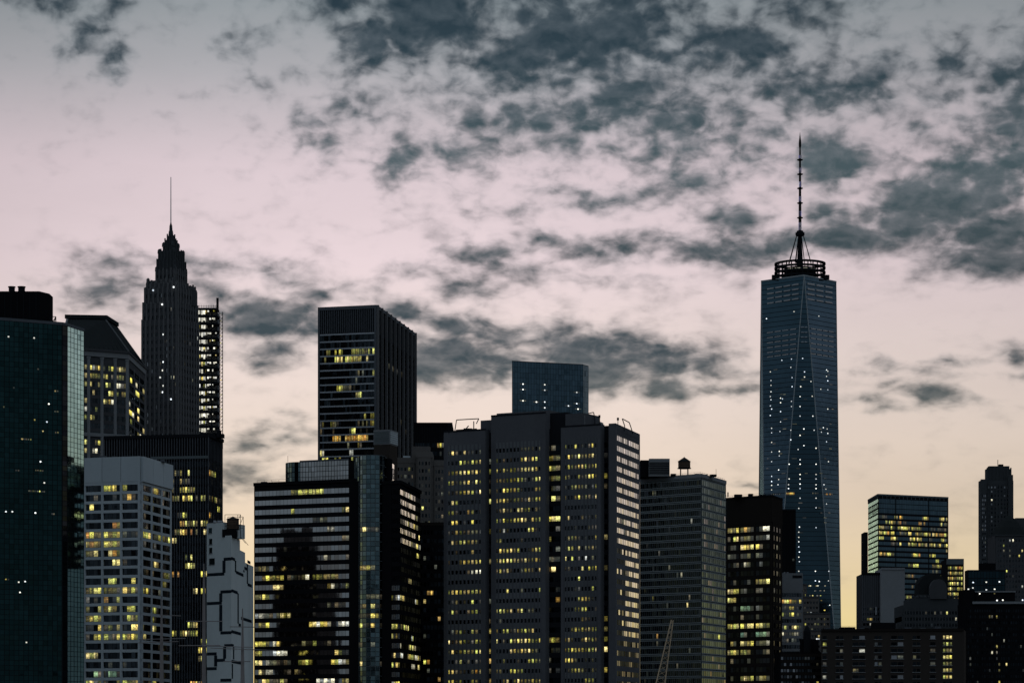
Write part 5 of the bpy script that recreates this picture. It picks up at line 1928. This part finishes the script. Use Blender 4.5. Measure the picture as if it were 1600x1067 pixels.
def lit_annex():
    D = 1960
    b = Bld('office_building', 'small tower of solid yellow lit floors tucked right of the square glass tower', 'building', 1493, D)
    x0, x1 = X(1479, D), X(1506, D)
    zt = Z(873, D)
    block('wall', b.root, x0, x1, D, D + 25, 0, zt, 'metal_dark')
    F = Face((x0, D), (x1, D))
    rng = b.rng
    pitch = M(8.1, D)
    b.grid(F, .8, F.L - .8, zt - 3.8, pitch, 16, 8, pitch * .38, .35, 'lit_yellow', 'metal_dark', None, lambda r, c: rng.choice((None, None, None, 'lit_orange', 'lit_yellow', 'lit_dim')), ds=.15)
    b.hbar(F, 0, F.L, zt - 3.7, 3.9, .3, 'metal_aluminium', 'parapet')
    b.finish(300, 2)


lit_annex()


def blank_slab():
    D = 1500
    b = Bld('office_building', 'blank grey slab with a ribbed left bay below the square glass tower', 'building', 1380, D)
    x0, x1, x2 = X(1347, D), X(1375, D), X(1412, D)
    z1, z2 = Z(896, D), Z(888, D - 4)
    block('wall', b.root, x0, x1 - .02, D, D + 25, 0, z1, 'stone_dark')
    block('wall', b.root, x1, x2, D - 4, D + 22, 0, z2, 'concrete_grey')
    F = Face((x0, D), (x1 - .02, D))
    for k in range(9):
        b.vbar(F, .3 + k * (F.L - .6) / 8, .35, Z(970, D), z1 - .6, .4, 'metal_fin', 'rib')
    b.hbar(F, -.3, F.L, z1 - .6, 1.2, .6, 'granite_black', 'coping')
    F2 = Face((x1, D - 4), (x2, D - 4))
    b.hbar(F2, 0, F2.L, z2 - .6, 1.0, .4, 'concrete_grey', 'coping')
    lit = {(0, 2): 'lit_dim', (2, 1): 'lit_yellow', (2, 2): 'lit_orange', (3, 2): 'lit_white'}
    b.grid(F, .3, F.L - .3, Z(945, D), M(8, D), 7, 5, M(4, D), .5, 'glass_black', 'stone_dark', None, lambda r, c: lit.get((r, c)), ds=.2)
    bar('steam_pipe', b.root, (X(1368, D), D - 2, Z(960, D)), (X(1368, D), D - 2, Z(948, D)), .4, 'metal_bright')
    b.finish(300, 2)


blank_slab()


def old_hall():
    D = 1400
    b = Bld('stone_building', 'dark old stone building with a curved crown and arched dormer', 'building', 1458, D)
    rng = b.rng
    tiers = [(1410, 1507, 945, 0, 30), (1424, 1500, 934, 2, 28), (1438, 1482, 928, 4, 24)]
    for (p0, p1, y, d0, d1) in tiers:
        block('wall', b.root, X(p0, D), X(p1, D), D + d0, D + d1, 0, Z(y, D), 'stone_crown')
    # curved mansard shoulders
    cx = (X(1438, D) + X(1482, D)) / 2
    hw = (X(1482, D) - X(1438, D)) / 2
    prof = []
    for i in range(13):
        a = math.pi * i / 12
        prof.append((cx - hw * math.cos(a) * (1.0 - .1 * math.sin(a)), Z(928, D) + (Z(894, D) - Z(928, D)) * (math.sin(a) ** .45)))
    n = len(prof)
    v = [(x, D + 6, z) for x, z in prof] + [(x, D + 22, z) for x, z in prof]
    f = [(i, i + 1, n + i + 1, n + i) for i in range(n - 1)] + [tuple(range(n)), tuple(reversed(range(n, 2 * n)))]
    orf = link('roof', raw_mesh('roof', v, f, 'roof_slate'), b.root)
    # sloping shoulders left and right
    for (pa, pb, ya, yb) in ((1410, 1440, 962, 930), (1506, 1480, 950, 926)):
        x0, x1 = sorted((X(pa, D), X(pb, D)))
        za, zb_ = (Z(ya, D), Z(yb, D)) if pa < pb else (Z(yb, D), Z(ya, D))
        v = [(x0, D + 2.5, Z(970, D)), (x1, D + 2.5, Z(970, D)), (x1, D + 2.5, zb_), (x0, D + 2.5, za)]
        v += [(p[0], D + 27, p[2]) for p in v]
        link('shoulder', raw_mesh('shoulder', v, [(0, 1, 2, 3), (7, 6, 5, 4), (3, 2, 6, 7), (0, 3, 7, 4), (1, 5, 6, 2)], 'roof_slate'), b.root)
    # dormer with arch
    p = [(X(1454 + 13 * (1 - math.cos(math.pi * i / 8)), D), Z(918, D) + M(14, D) * math.sin(math.pi * i / 8)) for i in range(9)]
    m_ = len(p)
    base = [(p[-1][0], Z(935, D)), (p[0][0], Z(935, D))]
    allp = p + base
    v = [(x, D + 1, z) for x, z in allp] + [(x, D + 7, z) for x, z in allp]
    nn = len(allp)
    f = [tuple(reversed(range(nn))), tuple(range(nn, 2 * nn))] + [(i, (i + 1) % nn, nn + (i + 1) % nn, nn + i) for i in range(nn)]
    link('dormer', raw_mesh('dormer', v, f, 'stone_dark'), orf)
    F = Face((X(1410, D), D), (X(1507, D), D))
    lit = {(0, 7): 'lit_dim', (0, 10): 'lit_dim', (0, 14): 'lit_yellow', (0, 12): 'lit_dim', (1, 17): 'lit_white', (3, 6): 'lit_yellow', (3, 7): 'lit_yellow', (3, 12): 'lit_dim', (3, 14): 'lit_white', (2, 9): 'lit_dim'}
    b.grid(F, .5, F.L - .5, Z(950, D), M(9.5, D), 12, 20, M(4.6, D), .7, 'glass_black', 'stone_crown', 'stone_crown', lambda r, c: lit.get((r, c)), ds=.3, dp=.3)
    F2 = Face((X(1424, D), D + 2), (X(1500, D), D + 2))
    for i in range(12):
        drum('urn', b.root, X(1428 + i * 6.2, D), D + 2.4, [(.5, Z(934, D)), (.8, Z(932, D)), (.3, Z(930, D)), (.1, Z(928, D))], 'stone_crown', 6)
    b.finish(300, 3)


old_hall()


def stepped_tower():
    D = 2000
    b = Bld('stone_tower', 'slender dark stepped stone tower standing apart near the right edge', 'tower', 1556, D)
    rng = b.rng
    for (p0, p1, y, d0, d1) in ((1532, 1583.5, 750.5, 0, 9), (1542, 1581, 732, 1.5, 8.5), (1546, 1578, 727.5, 2, 8)):
        block('wall', b.root, X(p0, D), X(p1, D), D + d0, D + d1, 0, Z(y, D), 'stone_crown')
    for (p0, p1, y) in ((1532, 1541, 749), (1575, 1582, 742)):
        block('buttress', b.root, X(p0, D), X(p1, D), D - 2.5, D - .02, 0, Z(y, D), 'stone_crown')
    F = Face((X(1532, D), D), (X(1583.5, D), D))
    pitch = M(6.6, D)
    lf = lambda r, c: rng.choices((None, 'glass_grey', 'lit_dim', 'lit_white', 'glass_black'), (.3, .2, .05, .012, .43))[0]
    b.grid(F, M(10, D), F.L - .5, Z(756, D), pitch, 26, 8, pitch * .55, M(2.6, D), 'glass_dark', 'stone_crown', 'stone_crown', lf, ds=.4, dp=.7)
    F2 = Face((X(1532, D), D - 2.5), (X(1541, D), D - 2.5))
    b.grid(F2, .5, F2.L - .5, Z(770, D), pitch, 22, 3, pitch * .5, .5, 'glass_grey', 'stone_crown', None, lf, ds=.3)
    F3 = Face((X(1542, D), D + 1.5), (X(1581, D), D + 1.5))
    for k in range(8):
        b.vbar(F3, .5 + k * (F3.L - 1) / 7, .9, Z(750, D), Z(732, D) + .8, .6, 'stone_crown', 'pier')
    bar('antenna', b.root, (X(1561, D), D + 5, Z(728, D)), (X(1561, D), D + 5, Z(717, D)), .22, 'metal_dark')
    block('roof_unit', b.root, X(1562, D), X(1569, D), D + 3, D + 6, Z(728, D), Z(724.5, D), 'metal_dark')
    b.finish(300, 3)


stepped_tower()


def dome_tower():
    D = 1750
    b = Bld('stone_tower', 'stone tower with a dark pyramidal dome cut by the right edge', 'tower', 1583, D)
    rng = b.rng
    x0, x1 = X(1555, D), X(1625, D)
    block('wall', b.root, x0, x1, D, D + 28, 0, Z(836, D), 'stone_dark')
    cx = X(1583, D)
    drum('dome', b.root, cx, D + 14, [(M(30, D), Z(836, D)), (M(28, D), Z(833, D)), (M(22, D), Z(822, D)), (M(13, D), Z(811, D)), (M(4, D), Z(804, D)), (M(1.4, D), Z(802, D))], 'roof_slate', 8)
    block('wall', b.root, X(1596, D), X(1630, D), D + 20, D + 40, 0, Z(805, D), 'stone_dark')
    F = Face((x0, D), (x1, D))
    lit = {(0, 4): 'lit_white', (0, 5): 'lit_white', (1, 2): 'lit_yellow', (2, 4): 'lit_dim', (2, 2): 'lit_dim', (3, 7): 'lit_yellow', (3, 4): 'lit_dim', (6, 2): 'lit_yellow', (7, 5): 'lit_dim', (9, 8): 'lit_white', (2, 8): 'lit_yellow', (6, 3): 'lit_yellow'}
    b.grid(F, .5, F.L - .5, Z(838, D), M(8, D), 18, 14, M(4.2, D), 1.0, 'glass_dark', 'stone_dark', 'stone_dark', lambda r, c: lit.get((r, c)), ds=.3, dp=.34)
    b.hbar(F, -.4, F.L, Z(837.5, D), 1.0, .8, 'stone_crown', 'cornice')
    b.finish(300, 2)


dome_tower()


def right_dark_blocks():
    D = 1200
    b = Bld('office_building', 'dark glass block with three white lamps in a row on its top storey', 'building', 1540, D)
    x0, x1 = X(1512, D), X(1571, D)
    zt = Z(890, D)
    block('wall', b.root, x0, x1, D, D + 8, 0, zt, 'metal_dark')
    F = Face((x0, D), (x1, D))
    b.grid(F, .2, F.L - .2, zt - .4, M(11, D), 6, 12, .25, .15, 'glass_blue_dark', 'metal_dark', 'metal_dark', None, ds=.1, dp=.12)
    point_lights(b, F, [(1520.5, 909.5), (1541, 909), (1561.5, 908.5), (1513, 920), (1520, 918), (1554, 920), (1541, 921)], 2.2, 1.8, False)
    block('roof_unit', b.root, X(1534, D), X(1557, D), D + 2, D + 7, zt, Z(879, D), 'granite_black')
    b.finish(300, 8)
    D = 1080
    b = Bld('office_building', 'broad near-black block with pale roof ledge filling the lower right corner', 'building', 1555, D)
    rng = b.rng
    x0, x1 = X(1509, D), X(1640, D)
    zt = Z(941, D)
    block('wall', b.root, x0, x1, D, D + 20, 0, zt, 'granite_black')
    F = Face((x0, D), (x1, D))
    pitch = M(9.3, D)
    lit = {(1, 9): 'lit_yellow', (1, 10): 'lit_dim', (1, 12): 'lit_yellow', (6, 12): 'lit_yellow', (7, 10): 'lit_white', (5, 15): 'lit_white', (9, 13): 'lit_yellow', (9, 16): 'lit_yellow', (10, 13): 'lit_yellow', (10, 9): 'lit_dim', (12, 13): 'lit_yellow', (8, 1): 'lit_white', (9, 1): 'lit_dim', (4, 10): 'lit_dim', (3, 8): 'lit_dim'}
    b.grid(F, .4, F.L - .4, zt - 1.4, pitch, rows_to(zt, pitch, D), 34, pitch * .5, .35, 'glass_black', 'granite_black', 'granite_black', lambda r, c: lit.get((r, c)) or ('lit_dim' if rng.random() < .012 else None), ds=.2, dp=.12)
    b.hbar(F, F.L * .08, F.L, zt - .5, .9, .8, 'concrete_grey', 'ledge')
    block('setback_wall', b.root, X(1524, D + 6), X(1586, D + 6), D + 6, D + 20, zt, Z(925, D + 6), 'granite_black')
    block('setback_coping', b.root, X(1523, D + 6), X(1587, D + 6), D + 5.6, D + 20, Z(925, D + 6) + .01, Z(924, D + 6) + .3, 'concrete_grey')
    block('setback_wall', b.root, x0, X(1523, D + 4), D + 4, D + 18, zt, Z(921, D + 4), 'granite_black')
    for (px, py) in ((1530, 928), (1553, 928), (1557, 938.5), (1566, 938), (1597, 938)):
        link('roof_lamp', box_mesh(M(2, D), M(2, D), .1, 'star_light' if px != 1553 else 'lit_yellow'), b.root, Matrix.Translation((X(px, D + 5), D + 5.2, Z(py, D + 5))))
    b.finish(300, 3)


right_dark_blocks()


def brick_flats():
    D = 1000
    b = Bld('apartment_building', 'low brown brick apartment block with paired windows along the bottom right', 'building', 1385, D)
    rng = b.rng
    L, C = (X(1283, D + 6), D + 6), (X(1506, D), D)
    zt = Z(983, D)
    b.body([L, C, (C[0] + 4, C[1] + 20), (L[0] + 4, L[1] + 22)], zt, 'brick_brown')
    F = Face(L, C)
    pitch = M(10.3, D)
    rows = rows_to(zt, pitch, D)
    groups = [(1285, 1292, 1), (1306, 1318, 2), (1332, 1352, 2), (1366, 1378, 2), (1392, 1412, 2), (1426, 1438, 2), (1453, 1462, 1), (1473, 1488, 3)]
    for (p0, p1, n) in groups:
        s0, s1 = F.s_of(p0), F.s_of(p1)

        def lf(r, c):
            if p0 == 1473:
                return 'lit_yellow' if r < 7 else None
            if (p0, r) in ((1285, 1), (1285, 2)):
                return 'lit_dim' if r == 2 else 'lit_yellow'
            if (p0, r, c) == (1332, 5, 0):
                return 'lit_yellow'
            return rng.choices((None, 'lit_dim', 'glass_grey', 'lit_white'), (.74, .12, .13, .01))[0]
        b.grid(F, s0, s1, zt - 1.0, pitch, rows, n, pitch * .46, .35, 'glass_black', None, None, lf, win_out=.08)
        for r in range(rows):
            link('window_sill', box_mesh(s1 - s0 + .3, .18, .3, 'concrete_grey'), b.root, F.at(s0 - .15, zt - 1.0 - (r + 1) * pitch - .16))
    b.hbar(F, 0, F.L, zt - .5, .9, .4, 'granite_brown', 'parapet')
    block('bulkhead', b.root, X(1315, D + 8), X(1337, D + 8), D + 9, D + 16, zt - 1, Z(979, D + 8), 'granite_black')
    for (px, w, h) in ((1290, 8, 3), (1345, 6, 3), (1415, 10, 4), (1440, 7, 3), (1462, 9, 5)):
        block('roof_unit', b.root, X(px, D + 8), X(px + w, D + 8), D + 9, D + 13, zt - .5, zt + .3 + M(h, D), 'metal_fin')
    railing(b, [(L[0] + 1, L[1] + 1.2), (C[0] - 1, C[1] + 1.2)], zt + .35)
    block('bulkhead', b.root, X(1365, D + 8), X(1400, D + 8), D + 9, D + 16, zt - 1, Z(972, D + 8), 'granite_black')
    b.finish(300, 4)


brick_flats()


def small_mid():
    # flat black slab
    D = 1500
    b = Bld('office_tower', 'flat black windowless slab between the black brick tower and the skyscraper', 'tower', 1225, D)
    x0, x1 = X(1203, D), X(1243.5, D)
    zt = Z(796, D)
    block('wall', b.root, x0, x1, D, D + 25, 0, zt, 'granite_black')
    F = Face((x0, D), (x1, D))
    for k in range(8):
        link('wall_panel', box_mesh(F.L / 8 - .12, Z(798, D) - Z(900, D), .12, 'granite_black'), b.root, F.at(k * F.L / 8 + .06, Z(900, D)))
    link('window', box_mesh(1.0, 1.2, .2, 'lit_dim'), b.root, F.at(F.s_of(1238), Z(876, D)))
    b.hbar(F, 0, F.L, zt - .7, 1.0, .4, 'metal_dark', 'coping')
    b.finish()
    # pale banded block
    D = 1350
    b = Bld('office_building', 'pale grey banded block with lit strips below the black slab', 'building', 1237, D)
    x0, x1 = X(1217, D), X(1254.5, D)
    zt = Z(895, D)
    block('wall', b.root, x0, x1, D, D + 25, 0, zt, 'concrete_grey')
    F = Face((x0, D), (x1, D))
    pitch = M(10.1, D)
    z0 = Z(922, D)
    lits = ['........', 'oyyoyydy', 'dddyydd.', 'yddyyddd', '........', 'dyd.yyyd', 'wddddwwd', 'ddd.dd..', '........', '........', 'dd......']
    b.grid(F, 1.2, F.L - .6, z0, pitch, 11, 8, pitch * .42, .2, 'glass_dark', 'concrete_grey', None, lambda r, c: CODE[lits[r][c]], ds=.4)
    b.hbar(F, 0, F.L, z0, zt - z0 - .2, .4, 'concrete_grey', 'top_panel')
    link('vent_grille', box_mesh(M(15, D), M(4.5, D), .45, 'metal_dark'), b.root, F.at(F.s_of(1238), Z(903, D)))
    b.vbar(F, .6, 1.1, Z(1030, D), zt, .5, 'concrete_grey', 'corner_pier')
    for px in (1221, 1226, 1231):
        block('roof_unit', b.root, X(px, D), X(px + 3, D), D + 5, D + 8, zt, zt + M(2.5, D), 'concrete_grey')
    b.finish(300, 3)
    # weathered low-rise in front of the skyscraper
    D = 1600
    b = Bld('stone_building', 'grey setback stone building at the foot of the skyscraper', 'building', 1270, D)
    rng = b.rng
    for (p0, p1, y, d0) in ((1254, 1262, 912, 4), (1254, 1280, 932, 0), (1254, 1296, 958, -4), (1254, 1310, 985, -8)):
        block('wall', b.root, X(p0, D), X(p1, D), D + d0, D + 20, 0, Z(y, D), 'stone_tan')
        F = Face((X(p0, D), D + d0), (X(p1, D), D + d0))
        nc = max(2, int((p1 - p0) / 5))
        b.grid(F, .4, F.L - .4, Z(y + 3, D), M(8, D), 4, nc, M(4.4, D), .9, 'glass_dark', 'stone_tan', None,
               lambda r, c: rng.choices((None, 'lit_yellow', 'lit_dim', 'lit_white'), (.62, .15, .15, .08))[0], ds=.2)
        b.hbar(F, 0, F.L, Z(y, D) - .5, .8, .4, 'stone_dark', 'coping')
    b.finish(300, 2)
    # low dark block
    D = 1020
    b = Bld('office_building', 'low black rooftop with dim window bands beside the black brick tower', 'building', 1252, D)
    x0, x1 = X(1218, D), X(1286, D)
    zt = Z(1018, D)
    block('wall', b.root, x0, x1, D, D + 20, 0, zt, 'granite_black')
    block('bulkhead', b.root, X(1256, D), X(1282, D), D + 6, D + 14, zt, Z(997, D), 'granite_black')
    drum('roof_tank', b.root, X(1263, D), D + 4, [(M(5.5, D), zt), (M(5.5, D), Z(985, D)), (M(3, D), Z(979, D)), (.2, Z(976, D))], 'metal_dark', 14)
    F = Face((x0, D), (x1, D))
    rng = b.rng
    b.grid(F, .4, F.L - .4, zt - .6, M(9.6, D), 8, 14, M(5, D), .3, 'glass_dark', 'granite_brown', None, lambda r, c: rng.choices((None, 'glass_grey', 'lit_dim', 'lit_yellow'), (.6, .28, .1, .02))[0], ds=.2)
    for (px, py) in ((1259, 996), (1264, 994), (1277, 998), (1280, 998)):
        link('roof_lamp', box_mesh(M(2, D), M(1.8, D), .1, 'star_light'), b.root, Matrix.Translation((X(px, D), D + 3.5, Z(py, D))))
    b.finish(300, 3)


small_mid()


# ---- river front: ship with bare masts, crane boom
def ship():
    D = 300
    b = thing('sailing_ship', 'tall sailing ship with three bare masts and long horizontal yards', 'ship', X(315, D), D, -2)
    zdk = 4.0
    x0, x1 = X(215, D) - 8, X(430, D) + 8
    n = 14
    v, f = [], []
    for i in range(n + 1):
        u = i / n
        x = x0 + (x1 - x0) * u
        w = 5.5 * math.sin(math.pi * min(max(u, .04), .96)) ** .5
        for (yy, zz) in ((-w, zdk + 1.6 * (2 * u - 1) ** 2), (-w * .85, 0.0), (-w * .3, -3.0), (w * .3, -3.0), (w * .85, 0.0), (w, zdk + 1.6 * (2 * u - 1) ** 2)):
            v.append((x, D + yy, zz))
    for i in range(n):
        for j in range(6):
            f.append((i * 6 + j, i * 6 + (j + 1) % 6, (i + 1) * 6 + (j + 1) % 6, (i + 1) * 6 + j))
    f += [tuple(range(6)), tuple(reversed(range(n * 6, n * 6 + 6)))]
    link('hull', raw_mesh('hull', v, f, 'paint_navy'), b)
    for (px, top) in ((252.5, 930), (318.5, 880), (379, 950)):
        m = drum('mast', b, X(px, D), D, [(.34, zdk), (.22, Z(1067, D)), (.15, Z(top + 60, D)), (.05, Z(top, D))], 'spar_paint', 8)
    for (p0, y0, p1, y1) in ((218, 999, 291, 997), (217, 1004, 280, 1002), (292, 970.5, 349, 970.5), (294, 1008, 396, 1011), (280, 1008.5, 345, 1008), (330, 1012, 430, 1016), (360, 979, 400, 979.5), (250, 961, 283, 962), (350, 1033, 392, 1033)):
        bar('yard', b, (X(p0, D), D - .6, Z(y0, D)), (X(p1, D), D - .6, Z(y1, D)), .05, 'spar_paint', 6)
    segs = []
    for (px, top) in ((252.5, 935), (318.5, 890), (379, 955)):
        for dx in (-26, -14, 14, 26):
            segs.append(((X(px, D), D, Z(top + 25, D)), (X(px + dx, D), D + 2, zdk)))
    bars('rigging', b, segs, .018, 'rope')


ship()


def crane():
    D = 500
    b = thing('crane', 'slender lattice crane boom leaning up before the grey-green tower', 'crane', X(1030, D), D, 0)
    base = Vector((X(1024, D), D, Z(1110, D)))
    tip = Vector((X(1050.5, D), D, Z(968, D)))
    ax = (tip - base).normalized()
    side = Vector((ax.z, 0, -ax.x))
    dep = Vector((0, 1, 0))
    wb, wt = M(9, D), M(1.5, D)
    L = (tip - base).length
    w = lambda u: wb + (wt - wb) * u
    cor = lambda u, i: base + ax * L * u + side * w(u) * (1 if i in (0, 1) else -1) + dep * w(u) * (1 if i in (1, 2) else -1)
    for i in range(4):
        bar('boom_chord', b, cor(0, i), cor(1, i), .085, 'boom_paint', 5)
    segs = []
    k = 18
    for j in range(k):
        u0, u1 = j / k, (j + 1) / k
        for i in range(4):
            segs.append((cor(u0, i), cor(u1, (i + 1) % 4)))
    bars('boom_lacing', b, segs, .042, 'boom_paint')
    bar('hoist_rope', b, tip, (tip.x + .4, D, Z(1100, D)), .03, 'rope', 4)
    # carrier below the picture
    block('carrier', b, base.x - 6, base.x + 5, D - 3, D + 3, -2, 3.0, 'paint_navy')
    block('tower_section', b, base.x - 1.2, base.x + 1.2, D - 1.2, D + 1.2, 3.01, base.z + 1, 'metal_dark')


crane()
